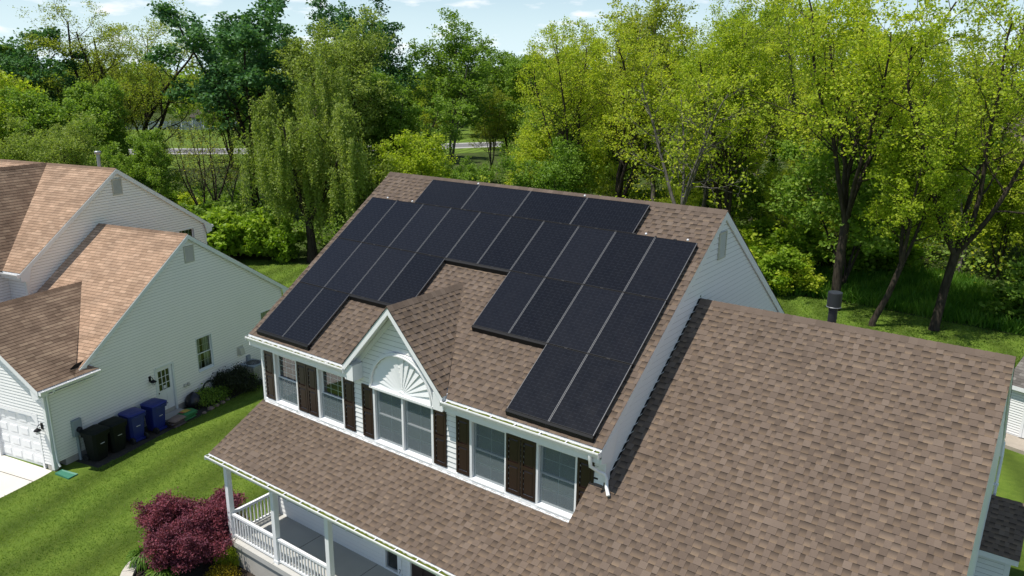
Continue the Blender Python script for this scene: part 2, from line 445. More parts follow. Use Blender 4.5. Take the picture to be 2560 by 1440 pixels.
def rigid(o, name, group=None, label=None):
    """copy of a thing with its parts and sub-parts (mesh data shared)"""
    r = o.copy(); r.name = name; COL.objects.link(r)
    if label: r['label'] = label
    if group: r['group'] = group
    for ch in list(o.children):
        c = ch.copy(); COL.objects.link(c); c.parent = r
        for g in ch.children:
            d = g.copy(); COL.objects.link(d); d.parent = c
    return r

# --- lapped coverings: shingles and clapboards, clipped to convex pieces of a plane
def clip(poly, conv):
    out = poly
    n = len(conv)
    for i in range(n):
        ax, ay = conv[i]; bx, by = conv[(i + 1) % n]
        ex, ey = bx - ax, by - ay
        src = out; out = []
        if not src: break
        pv = src[-1]; pd = ex * (pv[1] - ay) - ey * (pv[0] - ax)
        for cv in src:
            cd = ex * (cv[1] - ay) - ey * (cv[0] - ax)
            if (cd >= 0) != (pd >= 0):
                q = pd / (pd - cd)
                out.append((pv[0] + (cv[0] - pv[0]) * q, pv[1] + (cv[1] - pv[1]) * q))
            if cd >= 0: out.append(cv)
            pv, pd = cv, cd
    return out
def ccw(p):
    a = sum(p[i][0] * p[(i + 1) % len(p)][1] - p[(i + 1) % len(p)][0] * p[i][1] for i in range(len(p)))
    return p if a > 0 else p[::-1]
def area(p): return abs(sum(p[i][0] * p[(i + 1) % len(p)][1] - p[(i + 1) % len(p)][0] * p[i][1] for i in range(len(p)))) / 2

def lapped(mb, O, U, V, polys, expo, style, seed=1, wmin=0.08, wmax=0.165):
    O = Vector(O); U = Vector(U).normalized(); V = Vector(V).normalized(); N = U.cross(V)
    P2 = [ccw([((Vector(p) - O).dot(U), (Vector(p) - O).dot(V)) for p in poly]) for poly in polys]
    allu = [q[0] for p in P2 for q in p]; allv = [q[1] for p in P2 for q in p]
    u0, u1 = min(allu), max(allu); v0, v1 = min(allv), max(allv)
    r0 = math.floor(v0 / expo); r1 = math.ceil(v1 / expo)
    for r in range(r0, r1 + 1):
        rg = random.Random(seed * 7919 + r)
        va, vb = r * expo, (r + 1) * expo
        cells = []
        if style == 'siding':
            cells = [(u0 - 1, u1 + 1, 0.5, 1, 0.0), (u0 - 1, u1 + 1, 0.5, 1, -1.0)]
            hb, ht = 0.024, 0.004
        elif style == 'strip':
            x = u0 - rg.random() * 0.33; hb, ht = 0.010, 0.001
            while x < u1:
                w = 0.30
                cells.append((x, x + w, min(1, max(0, rg.gauss(0.5, 0.30))), 1, 0.0)); x += w
        else:
            x = u0 - rg.random() * 0.3; hb, ht = 0.009, 0.001; up = rg.random() < 0.5
            while x < u1:
                w = rg.uniform(wmin, wmax)
                cells.append((x, x + w, min(1, max(0, rg.gauss(0.5 if up else 0.52, 0.25))), 1 if up else 0, 0.0055 if up else 0.0))
                up = (not up) if rg.random() < 0.94 else up
                x += w
        for (xa, xb, tone, kind, raise_) in cells:
            for conv in P2:
                lip = vb - 0.10 * expo                     # clapboards: the hidden top of each course dives behind the next lip
                if style == 'siding': c = clip([(xa, va), (xb, va), (xb, lip), (xa, lip)] if raise_ >= 0 else [(xa, lip), (xb, lip), (xb, vb), (xa, vb)], conv)
                else: c = clip([(xa, va), (xb, va), (xb, vb), (xa, vb)], conv)
                if len(c) < 3 or area(c) < 1e-5: continue
                def pt(q):
                    fr = (q[1] - va) / expo
                    if raise_ < 0: return O + U * q[0] + V * q[1] + N * (hb + (ht - hb) * .9 - (fr - .9) / .1 * .034)
                    return O + U * q[0] + V * q[1] + N * (hb + (ht - hb) * fr + raise_)
                uv = [(q[0] - xa, (q[1] - va) / expo) for q in c]
                top = [pt(q) for q in c]
                mb.face(top, uv, (tone, kind))
                for i in range(len(c)):
                    a, b = c[i], c[(i + 1) % len(c)]
                    low = abs(a[1] - va) < 1e-6 and abs(b[1] - va) < 1e-6
                    sideedge = raise_ > 0 and abs(a[0] - b[0]) < 1e-6
                    if low or sideedge:
                        da = hb + raise_
                        A = O + U * a[0] + V * a[1]; B = O + U * b[0] + V * b[1]
                        if low: lowA, lowB = A - N * (0.028 if style == 'siding' else 0.001), B - N * (0.028 if style == 'siding' else 0.001)
                        else: lowA, lowB = top[i] - N * raise_, top[(i + 1) % len(c)] - N * raise_
                        mb.face([lowA, lowB, top[(i + 1) % len(c)], top[i]], [(a[0], 0.0), (b[0], 0.0), (b[0], 0.0), (a[0], 0.0)], (tone * 0.6, 2 if style != 'siding' else 1))
def slopevec(dirx, diry, tan):
    """up-slope unit vector for a roof whose plan direction up the slope is (dirx, diry)"""
    return Vector((dirx, diry, tan)).normalized()

def ridge_caps(mb, a, b, dl, dr, tan_l, tan_r, seed=0, w=0.16, step=0.16):
    """row of bent cap shingles from a to b; dl, dr: plan directions down each slope"""
    a = Vector(a); b = Vector(b); n = max(1, int((b - a).length / step)); d = (b - a) / n; rg = random.Random(seed)
    L_ = Vector((dl[0], dl[1], -tan_l)).normalized() * w; R_ = Vector((dr[0], dr[1], -tan_r)).normalized() * w
    for k in range(n):
        p = a + d * k; q = a + d * (k + 1.25) if k < n - 1 else b
        h0 = Vector((0, 0, 0.026)); h1 = Vector((0, 0, 0.016)); tn = min(1, max(0, rg.gauss(0.42, 0.22)))
        for S in (L_, R_):
            f = [p + h0, q + h1, q + S + h1 * 0.7, p + S + h0 * 0.7]
            if S is R_: f = f[::-1]
            mb.face(f, [(0, .5)] * 4, (tn, 1))
            mb.face([p + h0, p + S + h0 * 0.7, p + S, p], [(0, .5)] * 4, (tn * .7, 1))
            mb.face([p + S + h0 * 0.7, q + S + h1 * 0.7, q + S, p + S], [(0, .5)] * 4, (tn * .6, 1))

# ------------------------------------------------------------------ the setting
def sheet(pts, z):
    mb = MB(); mb.face([(x, y, z) for x, y in pts]); return mb
g = MB(); S = 3000.0
g.face([(-S, -S, 0), (S, -S, 0), (S, S, 0), (-S, S, 0)])
struct('ground', g, M['floor'], 'green and brown woodland floor under the trees')
yard = [(-70, -60), (70, -60), (70, 39), (40, 37.5), (28, 36.5), (17, 35.6), (12, 36.0), (8, 36.4), (4.5, 36.2), (0.5, 33.2), (-6, 29.5),
        (-14, 25.0), (-20, 23.2), (-24, 22.4), (-28.5, 21.8), (-32, 19.5), (-40, 17.5), (-70, 14)]
struct('lawn', sheet(yard, 0.004), M['lawn'], 'mown green lawn between and behind the two houses')
far = [(-86, 40), (-75, 75), (-62, 112), (-52, 150), (-96, 175), (-150, 150), (-185, 82), (-178, 40), (-130, 22)]
struct('meadow', sheet(far, 0.004), M['lawn'], 'sunlit mown grass on both sides of the far road')
RD = [(-132, 20), (-118.5, 42), (-109.5, 58.3), (-99.2, 68.1), (-84.5, 91), (-72, 118), (-64, 150)]
def ribbon(path, w, z):
    mb = MB()
    for i in range(len(path) - 1):
        q = []
        for j, s in ((i, -1), (i, 1), (i + 1, 1), (i + 1, -1)):
            a = Vector(path[max(j - 1, 0)]); b = Vector(path[min(j + 1, len(path) - 1)])
            d = (b - a).normalized(); nrm = Vector((-d.y, d.x)); p = Vector(path[j]) + nrm * s * w / 2
            q.append((p.x, p.y, z))
        mb.face(q)
    return mb
struct('road_shoulder', ribbon(RD, 10.5, 0.008), M['verge'], 'pale concrete edge of the far road')
struct('road', ribbon(RD, 6.4, 0.012), M['asphalt'], 'grey asphalt road crossing behind the trees')

# ------------------------------------------------------------------ our house
HX, HY = 5.1, 5.5
house = thing('shingled_house', 'white sided two storey house with brown shingles and a front dormer', 'house', (HX, HY, 0))
TP = 0.6994                                            # pitch of the main and garage roofs
zm = lambda y: 6.291 + TP * y                          # main front slope
RY, RZ = 5.46, 6.291 + TP * 5.46                       # main ridge
EY = -0.05
DX, DZ, DT = 5.08, 8.06, 1.09                          # dormer ridge x, z and pitch
DY = (DZ - 6.291) / TP
XL, XR = -0.32, 10.60
SU, SV = Vector((1, 0, 0)), slopevec(0, 1, TP)
P = lambda x, y: (x, y, zm(y))
vx = (DZ - zm(EY)) / DT
mb = MB()
lapped(mb, P(XL, EY), SU, SV, [[P(XL, EY), P(DX - vx, EY), P(DX, DY), P(XL, DY)], [P(DX + vx, EY), P(XR + .03, EY), P(XR + .03, DY), P(DX, DY)],
                               [P(XL, DY), P(XR + .03, DY), P(XR + .03, RY), P(XL, RY)]], 0.143, 'lam', 11)
BY = 10.98; zb = lambda y: RZ - TP * (y - RY)
Q = lambda x, y: (x, y, zb(y))
lapped(mb, Q(XR, BY), (-1, 0, 0), slopevec(0, -1, TP), [[Q(XR + .03, BY), Q(XL, BY), Q(XL, RY), Q(XR + .03, RY)]], 0.143, 'lam', 12)
ridge_caps(mb, (XL, RY, RZ), (XR + .03, RY, RZ), (0, -1), (0, 1), TP, TP, 5)
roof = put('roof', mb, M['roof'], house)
# boards under the shingles: deck, rake fascia, soffit
mb = MB()
th = 0.10
def slab(mb, A, B, C, D, t):
    """sheet of thickness t below the quad A B C D"""
    lo = [Vector(p) - Vector((0, 0, t)) for p in (A, B, C, D)]; up = [Vector(p) - Vector((0, 0, 0.012)) for p in (A, B, C, D)]
    mb.mesh(up + lo, [(0, 1, 2, 3), (7, 6, 5, 4), (0, 4, 5, 1), (1, 5, 6, 2), (2, 6, 7, 3), (3, 7, 4, 0)])
I = 0.012
slab(mb, P(XL + I, EY + .01), P(DX - vx - .02, EY + .01), P(DX - .25, DY - .25), P(XL + I, DY - .25), th)
slab(mb, P(DX + vx + .02, EY + .01), P(XR - I, EY + .01), P(XR - I, DY - .25), P(DX + .25, DY - .25), th)
slab(mb, P(XL + I, DY), P(XR - I, DY), P(XR - I, RY), P(XL + I, RY), th)
slab(mb, Q(XL + I, RY), Q(XR - I, RY), Q(XR - I, BY - .01), Q(XL + I, BY - .01), th)
put('roof_deck', mb, M['trim'], roof)
for X0, X1 in ((XL - 0.02, XL + I - .002), (XR - I + .002, XR + .022)):          # rake boards
    mb = MB()
    fn = lambda a, b, d: (d, a, b)
    mb.prism([(EY, zm(EY) - .015), (RY, RZ - .015), (RY, RZ - .21), (EY, zm(EY) - .21)], fn, X0, X1)
    mb.prism([(RY, RZ - .015), (BY, zb(BY) - .015), (BY, zb(BY) - .21), (RY, RZ - .21)], fn, X0, X1)
    # boxed ends of the eaves
    mb.prism([(EY, zm(EY) - .05), (0.62, zm(.62) - .2), (0.36, 5.82), (EY, 5.94)], fn, X0 - .004, X1 + .004)
    mb.prism([(BY, zb(BY) - .05), (BY - .67, zb(BY - .67) - .2), (BY - .36, 5.82), (BY, 5.94)], fn, X0 - .004, X1 + .004)
    put('rake_board', mb, M['trim'], roof)
for x0, x1 in ((XL + .02, DX - vx + .06), (DX + vx - .06, XR - .02)):
    mb = MB()
    mb.box(x0, EY, 5.94, x1, EY + .02, zm(EY) - .012)                        # fascia behind the gutter
    mb.box(x0, EY + .02, 5.925, x1, 0.235, 5.945)                            # soffit
    put('soffit', mb, M['trim'], roof)
mb = MB()
mb.box(XL + .02, BY - .02, 5.94, XR - .02, BY, zb(BY) - .012); mb.box(XL + .02, BY - .34, 5.925, XR - .02, BY - .02, 5.945)
put('soffit', mb, M['trim'], roof)

def gutter(x0, x1, yb, zt, parent, step=0.62, moss=None, seed=0, name='gutter', fr=IDM):
    """K-style trough along x, its back at yb (it opens upwards and projects to -y)"""
    mb = MB(); w, h, t = 0.125, 0.12, 0.012
    out = [(0, 0), (0, -h), (-w * .62, -h), (-w * .78, -h * .55), (-w, -h * .25), (-w, 0), (-w + t * 1.6, 0), (-w + t * 1.6, -t), (-w + t, -h * .25), (-w * .72, -h * .58), (-w * .58, -h + t), (-t, -h + t), (-t, 0)]
    for i in range(len(out)):
        a = out[i]; b = out[(i + 1) % len(out)]
        mb.face([(x0, yb + a[0], zt + a[1]), (x1, yb + a[0], zt + a[1]), (x1, yb + b[0], zt + b[1]), (x0, yb + b[0], zt + b[1])])
    for x in (x0, x1 - .006): mb.box(x, yb - w, zt - h, x + .006, yb, zt)
    k = x0 + 0.12
    while k < x1 - .05:
        mb.box(k, yb - w + .004, zt - .010, k + .022, yb + .02, zt + .004); k += step
    o = put(name, mb, M['gutter'], parent, fr)
    if moss:
        rg = random.Random(seed); m = MB(); n = int((x1 - x0) / .06)
        zz = [zt - rg.uniform(*moss) for _ in range(n + 1)]
        for i in range(n):
            a = x0 + .01 + (x1 - x0 - .02) * i / n; b = x0 + .01 + (x1 - x0 - .02) * (i + 1) / n
            m.face([(a, yb - w + .022, zz[i]), (b, yb - w + .022, zz[i + 1]), (b, yb - .016, zz[i + 1] + .006), (a, yb - .016, zz[i] + .006)])
        put('moss', m, M['moss'], o, fr)
    return o
gutter(XL - .02, DX - vx + .10, EY - .002, 6.215, house, moss=(.022, .060), seed=1)
gutter(DX + vx - .10, XR + .02, EY - .002, 6.215, house, moss=(.012, .034), seed=2)
gutter(-XR, -XL, -BY - .002, zb(BY) - .03, house, fr=Matrix.Rotation(math.pi, 4, 'Z'))

# dormer roof over the middle bay
DF = -0.15
zl = lambda x: DZ - DT * abs(x - DX)
mb = MB()
ex = DX + (DZ - 6.31) / DT
right = [(DX, DF, DZ), (ex, DF, 6.31), (ex, EY, 6.31), (DX + vx, EY + .02, zm(EY)), (DX, DY, DZ)]
n3 = slopevec(-1, 0, DT)
pr = [(DX, DF, DZ), (ex, DF, zl(ex)), (ex, EY + .04, zl(ex)), (DX, DY + .02, DZ)]
lapped(mb, (ex, DF, zl(ex)), (0, 1, 0), slopevec(-1, 0, DT), [pr], 0.143, 'lam', 21)
pl = [(2 * DX - x, y, z) for x, y, z in pr]
lapped(mb, (2 * DX - ex, DF, zl(ex)), (0, -1, 0), slopevec(1, 0, DT), [pl], 0.143, 'lam', 22)
ridge_caps(mb, (DX, DF, DZ + .004), (DX, DY + .05, DZ + .004), (-1, 0), (1, 0), DT, DT, 6, w=0.15)
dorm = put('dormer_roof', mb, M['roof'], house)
mb = MB()
fn = lambda a, b, d: (a, d, b)
for s in (-1, 1):
    X = lambda x: DX + s * (x - DX)
    hb = 0.19                                          # height of the rake board, measured plumb
    mb.prism([(X(DX), DZ - .012), (X(ex - .01), zl(ex) - .012), (X(ex - .01), zl(ex) - hb), (X(DX), DZ - hb)], fn, DF + .012, DF + .05)
    mb.prism([(X(DX), DZ - .02), (X(ex - .02), zl(ex) - .02), (X(ex - .02), zl(ex) - .075), (X(DX), DZ - .075)], fn, DF + .05, 0.22)
    mb.prism([(X(DX), DZ - .10), (X(ex - .14), zl(ex - .14) - .10), (X(ex - .14), zl(ex - .14) - .26), (X(DX), DZ - .26)], fn, 0.205, 0.232)
    mb.prism([(X(ex), 6.33), (X(ex - .32), 6.33), (X(ex - .32), 5.93), (X(ex - .05), 5.93), (X(ex), 6.02)], fn, DF + .055, 0.234)
put('rake_board', mb, M['trim'], dorm)
mb = MB()                                              # dark drip edge between rake board and shingles
for s in (-1, 1):
    X = lambda x: DX + s * (x - DX)
    mb.prism([(X(DX), DZ + .003), (X(ex), zl(ex) + .003), (X(ex), zl(ex) - .010), (X(DX), DZ - .010)], fn, DF - .004, DF + .014)
put('drip_edge', mb, M['flue'], dorm)

# walls
FY = 0.25
WT = 4.34                                              # top of the porch roof at the wall
LAP = 0.127
mb = MB()
cols = [(-.20, -.06), (3.47, 3.74), (6.49, 6.78), (10.33, 10.54)]
rects = [[(a, FY, 4.2), (b, FY, 4.2), (b, FY, 5.79), (a, FY, 5.79)] for a, b in [(-.20, .31), (1.25, 2.09), (3.05, 4.14), (6.06, 7.17), (8.16, 8.95), (9.93, 10.54)]]
rects += [[(4.0, FY, 5.70), (6.2, FY, 5.70), (6.2, FY, 5.79), (4.0, FY, 5.79)]]
tri = [(3.35, FY, 5.79), (6.81, FY, 5.79), (6.81, FY, 6.10), (DX, FY, DZ - .05), (3.35, FY, 6.10)]
low = [[(a, FY, b), (c, FY, b), (c, FY, d), (a, FY, d)] for a, b, c, d in ((-.20, .75, 4.30, 4.2), (4.93, .75, 5.15, 4.2), (6.2, .75, 10.54, 4.2), (4.30, 1.60, 4.93, 4.2), (5.15, 2.95, 6.2, 4.2), (4.30, .75, 4.93, .80))]
lapped(mb, (-.2, FY, 0.0), (1, 0, 0), (0, 0, 1), rects + [tri] + low, LAP, 'siding')
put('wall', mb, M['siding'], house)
GX = 10.56
gab = lambda X: [(X, FY, 0.2), (X, 10.67, 0.2), (X, 10.67, zb(10.67) - .1), (X, RY, RZ - .1), (X, FY, zm(FY) - .1)]
mb = MB(); lapped(mb, (GX, FY, 0), (0, 1, 0), (0, 0, 1), [gab(GX)], LAP, 'siding'); put('wall', mb, M['siding'], house)
mb = MB(); lapped(mb, (-.22, FY, 0), (0, -1, 0), (0, 0, 1), [gab(-.22)], LAP, 'siding'); put('wall', mb, M['siding'], house)
mb = MB(); lapped(mb, (GX, 10.67, 0), (-1, 0, 0), (0, 0, 1), [[(GX, 10.67, .2), (-.22, 10.67, .2), (-.22, 10.67, 6.1), (GX, 10.67, 6.1)]], LAP, 'siding'); put('wall', mb, M['siding'], house)
mb = MB(); mb.box(-.19, .28, 0, GX - .03, 10.64, .24); put('foundation', mb, M['concrete'], house)
mb = MB()                                              # corner posts, frieze and base trim of the front
for x0, x1 in ((-.245, -.165), (10.42, 10.59)):
    mb.box(x0, FY - .035, .78 if x0 < 0 else 5.42, x1, FY + .13, 5.926)
mb.box(-.165, FY - .022, 5.79, DX - vx + .25, FY + .01, 5.926); mb.box(DX + vx - .25, FY - .022, 5.79, 10.42, FY + .01, 5.926)
mb.box(-.165, FY - .045, WT - .09, 10.30, FY - .004, WT + .01)
mb.box(-.165, FY - .075, WT - .10, 10.30, FY - .046, WT - .07)
put('trim', mb, M['trim'], house)

def window(parent, fr, w, h, sashes, name='window', mul=None, screen='half', grid=(3, 4), curtain=False, case=.035, depth=.10, jamb='trim'):
    """fr: x along the wall, y into it, z up; origin at the lower corner of the opening"""
    mb = MB(); c = case
    mb.box(-.0, -.03, 0, c, depth, h); mb.box(w - c, -.03, 0, w, depth, h); mb.box(c, -.03, h - c, w - c, depth, h)
    mb.box(c, -.03, 0, w - c, depth, c * .8)
    if screen: mb.box(-.034, -.032, -.0, -.0, -.002, h); mb.box(w, -.032, 0, w + .034, -.002, h)
    n = 2 if mul else 1
    cells = [(c, w - c)] if not mul else [(c, w / 2 - .03), (w / 2 + .03, w - c)]
    if mul: mb.box(w / 2 - .03, -.025, c * .8, w / 2 + .03, depth, h - c)
    f = put(name, mb, M[jamb], parent, fr)
    s = MB(); s.mesh([(c, -.055, 0.0), (w - c, -.055, 0.0), (w - c, depth - .02, .055), (c, depth - .02, .055), (c, -.055, -.03), (w - c, -.055, -.03), (w - c, depth - .02, -.0), (c, depth - .02, -.0)],
                     [(0, 1, 2, 3), (7, 6, 5, 4), (0, 4, 5, 1), (1, 5, 6, 2), (2, 6, 7, 3), (3, 7, 4, 0)])
    put('sill', s, M[jamb], f, fr)
    sa = MB(); gl = MB(); mu = MB(); scn_ = MB(); cu = MB(); rm = MB()
    z0 = .05; z1 = h - c; zmid = (z0 + z1) / 2
    for a, b in cells:
        t = .032
        for (lo, hi, dy) in ((z0, zmid + .02, depth - .045), (zmid - .02, z1, depth - .015)):
            sa.box(a, dy, lo, a + t, dy + .028, hi); sa.box(b - t, dy, lo, b, dy + .028, hi)
            sa.box(a + t, dy, lo, b - t, dy + .028, lo + t); sa.box(a + t, dy, hi - t, b - t, dy + .028, hi)
            gl.face([(a + t, dy + .016, lo + t), (b - t, dy + .016, lo + t), (b - t, dy + .016, hi - t), (a + t, dy + .016, hi - t)])
            if grid:
                for k in range(1, grid[0]):
                    x = a + t + (b - a - 2 * t) * k / grid[0]; mu.box(x - .007, dy + .018, lo + t, x + .007, dy + .026, hi - t)
                for k in range(1, grid[1]):
                    z = lo + t + (hi - lo - 2 * t) * k / grid[1]; mu.box(a + t, dy + .019, z - .007, b - t, dy + .025, z + .007)
        top = zmid if screen == 'half' else z1
        if screen: scn_.face([(a + .008, depth - .062, z0), (b - .008, depth - .062, z0), (b - .008, depth - .062, top), (a + .008, depth - .062, top)])
    rm.box(.0, depth + .16, .0, w, depth + .17, h)
    put('sash', sa, M[jamb], f, fr); put('glass', gl, M['glass'], f, fr, False)
    if grid: put('muntins', mu, M[jamb], f, fr)
    if screen: put('screen', scn_, M['screen'], f, fr)
    if curtain:
        pts = 28; rg = random.Random(3)
        for k in range(pts):
            x0 = w * k / pts; x1 = w * (k + 1) / pts
            d0 = depth + .08 + .03 * math.sin(k * 1.7); d1 = depth + .08 + .03 * math.sin((k + 1) * 1.7)
            if curtain == 'open' and .36 < (k + .5) / pts < .60: continue
            cu.face([(x0, d0, 0), (x1, d1, 0), (x1, d1, h), (x0, d0, h)])
        put('curtain', cu, M['curtain'], f, fr)
    rm.box(-.002, depth, -.002, .0, depth + .16, h); rm.box(w, depth, -.002, w + .002, depth + .16, h); rm.box(0, depth, h, w, depth + .16, h + .004); rm.box(0, depth, -.004, w, depth + .16, 0)
    put('interior', rm, M['blind'] if screen == 'full' else M['room'], f, fr)
    return f
T = Matrix.Translation
WZ = 4.355
window(house, T((.31, FY, WZ)), .935, 1.43, 2, screen='half')
window(house, T((2.10, FY, WZ)), .945, 1.43, 2, screen='half')
window(house, T((4.15, FY, WZ)), 1.90, 1.43, 2, screen='full', mul=True, grid=(2, 2))
window(house, T((7.18, FY, WZ)), .975, 1.43, 2, screen='full', grid=(2, 2))
window(house, T((8.96, FY, WZ)), .965, 1.43, 2, screen='full', grid=(2, 2))

def shutter(parent, x, w=.375, z=4.385, h=1.385):
    mb = MB(); y = FY - .045
    st, rl = .055, .085; mid = .72
    mb.box(x, y, z, x + st, FY - .004, z + h); mb.box(x + w - st, y, z, x + w, FY - .004, z + h)
    for a, b in ((0, rl), (mid - rl / 2 - .01, mid + rl / 2 - .01), (h - rl, h)): mb.box(x + st, y, z + a, x + w - st, FY - .004, z + b)
    for a, b in ((rl, mid - rl / 2 - .01), (mid + rl / 2 - .01, h - rl)):
        x0, x1, z0, z1 = x + st, x + w - st, z + a, z + b; k = .035
        o = [(x0, y + .028, z0), (x1, y + .028, z0), (x1, y + .028, z1), (x0, y + .028, z1)]
        i = [(x0 + k, y + .008, z0 + k), (x1 - k, y + .008, z0 + k), (x1 - k, y + .008, z1 - k), (x0 + k, y + .008, z1 - k)]
        mb.mesh(o + i, [(0, 1, 5, 4), (1, 2, 6, 5), (2, 3, 7, 6), (3, 0, 4, 7), (4, 5, 6, 7)])
    return put('shutter', mb, M['shutter'], parent)
for x in (-.10, 1.275, 1.675, 3.08, 3.745, 6.10, 6.775, 8.17, 8.565, 9.945): shutter(house, x)

# half-round sunburst over the middle window
mb = MB(); cx, cz, r0 = 5.10, 5.815, .965; n = 15; yb = FY - .012
mb.prism([(cx + math.cos(math.pi * k / 40) * (r0 + .075), cz + math.sin(math.pi * k / 40) * (r0 + .075)) for k in range(41)] +
         [(cx + math.cos(math.pi * k / 40) * r0, cz + math.sin(math.pi * k / 40) * r0) for k in range(40, -1, -1)], lambda a, b, d: (a, d, b), FY - .085, FY)
mb.prism([(cx + math.cos(math.pi * k / 40) * (r0 + .028), cz + math.sin(math.pi * k / 40) * (r0 + .028)) for k in range(41)] +
         [(cx + math.cos(math.pi * k / 40) * r0, cz + math.sin(math.pi * k / 40) * r0) for k in range(40, -1, -1)], lambda a, b, d: (a, d, b), FY - .105, FY - .086)
for k in range(n):                                     # each ray is tilted like a clapboard
    a0, a1 = math.pi * k / n, math.pi * (k + 1) / n
    r1 = r0 * .995
    p0 = lambda r, a, d: (cx + r * math.cos(a), FY - d, cz + r * math.sin(a))
    hi, lo = (.055, .012) if k < n / 2 else (.012, .055)
    mb.face([p0(.06, a0, .02), p0(r1, a0, hi), p0(r1, a1, lo), p0(.06, a1, .02)])
    if k < n / 2: mb.face([p0(.06, a0, .02), p0(r1, a0, hi), p0(r1, a0, .0), p0(.06, a0, .0)])
    else: mb.face([p0(.06, a1, .02), p0(r1, a1, lo), p0(r1, a1, .0), p0(.06, a1, .0)])
mb.prism([(cx + math.cos(math.pi * k / 12) * .09, cz + math.sin(math.pi * k / 12) * .09) for k in range(13)], lambda a, b, d: (a, d, b), FY - .06, FY)
mb.box(cx - r0 - .06, FY - .10, cz - .04, cx + r0 + .06, FY, cz + .012)
put('sunburst', mb, M['trim'], house, fix=False)

# louvred gable vent on the side wall
def louver(parent, fr, w, h, mat='vent'):
    mb = MB(); b = .035
    mb.box(0, -.03, 0, b, .0, h); mb.box(w - b, -.03, 0, w, .0, h); mb.box(b, -.03, 0, w - b, .0, b); mb.box(b, -.03, h - b, w - b, .0, h)
    n = int((h - 2 * b) / .042)
    for k in range(n):
        z = b + (h - 2 * b) * k / n; e = (h - 2 * b) / n
        mb.mesh([(b, -.028, z), (w - b, -.028, z), (w - b, -.004, z + e * .95), (b, -.004, z + e * .95), (b, -.022, z), (w - b, -.022, z), (w - b, .0, z + e * .95), (b, .0, z + e * .95)],
                [(0, 1, 2, 3), (7, 6, 5, 4), (0, 4, 5, 1), (3, 2, 6, 7)])
    return put('gable_vent', mb, M[mat], parent, fr)
def side_frame(x, y, z): return Matrix(((0, -1, 0, x), (1, 0, 0, y), (0, 0, 1, z), (0, 0, 0, 1)))     # wall that faces +x
louver(house, side_frame(GX + .018, 5.17, 8.98), .45, .64)

# curved leader at the corner of the upper gutter
mb = MB(); mb.tube([(10.40, -.11, 6.10), (10.42, -.10, 5.86), (10.50, .05, 5.72), (10.60, .13, 5.66), (10.64, .16, 5.55), (10.66, .14, 5.38), (10.76, .04, 5.28)], .038, 8)
put('downspout', mb, M['gutter'], house)

# garage wing
gz = lambda y: 8.22 + TP * (y - 4.36); GR, GRZ = 4.36, 8.22
GXR = 16.65; GEY = -2.3; GBY = 9.72
zgb = lambda y: GRZ - TP * (y - GR)
G_ = lambda x, y: (x, y, gz(y)); H_ = lambda x, y: (x, y, zgb(y))
mb = MB()
lapped(mb, G_(10.24, GEY), SU, SV, [[G_(10.24, GEY), G_(GXR + .03, GEY), G_(GXR + .03, .245), G_(10.24, .245)], [G_(10.56, .245), G_(GXR + .03, .245), G_(GXR + .03, GR), G_(10.56, GR)]], 0.143, 'lam', 31)
lapped(mb, H_(GXR, GBY), (-1, 0, 0), slopevec(0, -1, TP), [[H_(GXR + .03, GBY), H_(10.56, GBY), H_(10.56, GR), H_(GXR + .03, GR)]], 0.143, 'lam', 32)
ridge_caps(mb, (10.57, GR, GRZ), (GXR + .03, GR, GRZ), (0, -1), (0, 1), TP, TP, 7)
groof = put('garage_roof', mb, M['roof'], house)
mb = MB()
slab(mb, G_(10.25, GEY + .01), G_(GXR - .01, GEY + .01), G_(GXR - .01, .20), G_(10.25, .20), .12)
slab(mb, G_(10.57, .26), G_(GXR - .01, .26), G_(GXR - .01, GR), G_(10.57, GR), .12)
slab(mb, H_(10.57, GR), H_(GXR - .01, GR), H_(GXR - .01, GBY - .01), H_(10.57, GBY - .01), .12)
put('roof_deck', mb, M['trim'], groof)
mb = MB(); fn = lambda a, b, d: (d, a, b)
mb.prism([(GEY, gz(GEY) - .012), (GR, GRZ - .012), (GR, GRZ - .20), (GEY, gz(GEY) - .20)], fn, GXR - .008, GXR + .022)
mb.prism([(GR, GRZ - .012), (GBY, zgb(GBY) - .012), (GBY, zgb(GBY) - .20), (GR, GRZ - .20)], fn, GXR - .008, GXR + .022)
mb.box(10.57, GEY, gz(GEY) - .22, GXR - .01, GEY + .02, gz(GEY) - .02)
mb.prism([(GBY, zgb(GBY) - .05), (GBY - .55, zgb(GBY - .55) - .2), (GBY - .35, zgb(GBY) - .36), (GBY, zgb(GBY) - .30)], fn, GXR - .03, GXR + .03)
put('rake_board', mb, M['trim'], groof)
mb = MB()                                              # black flashing where the wing meets the tall wall
mb.prism([(FY, gz(FY) + .02), (GR, GRZ + .02), (GR, GRZ + .10), (FY, gz(FY) + .10)], fn, GX + .016, GX + .022)
mb.box(10.24, FY - .012, gz(FY) - .02, GX + .02, FY - .004, gz(FY) + .12)
put('flashing', mb, M['black'], groof)
gutter(-GXR - .02, -10.6, -GBY - .002, zgb(GBY) - .03, house, fr=Matrix.Rotation(math.pi, 4, 'Z'))
GWX = GXR - .035
gp = [(GWX, GEY + .4, .2), (GWX, GBY - .35, .2), (GWX, GBY - .35, zgb(GBY - .35) - .12), (GWX, GR, GRZ - .12), (GWX, GEY + .4, gz(GEY + .4) - .12)]
mb = MB(); lapped(mb, (GWX, 0, 0), (0, 1, 0), (0, 0, 1), [gp], LAP, 'siding'); put('wall', mb, M['siding'], house)
mb = MB(); lapped(mb, (GWX, GBY - .35, 0), (-1, 0, 0), (0, 0, 1), [[(GWX, GBY - .35, .2), (10.6, GBY - .35, .2), (10.6, GBY - .35, 4.6), (GWX, GBY - .35, 4.6)]], LAP, 'siding'); put('wall', mb, M['siding'], house)
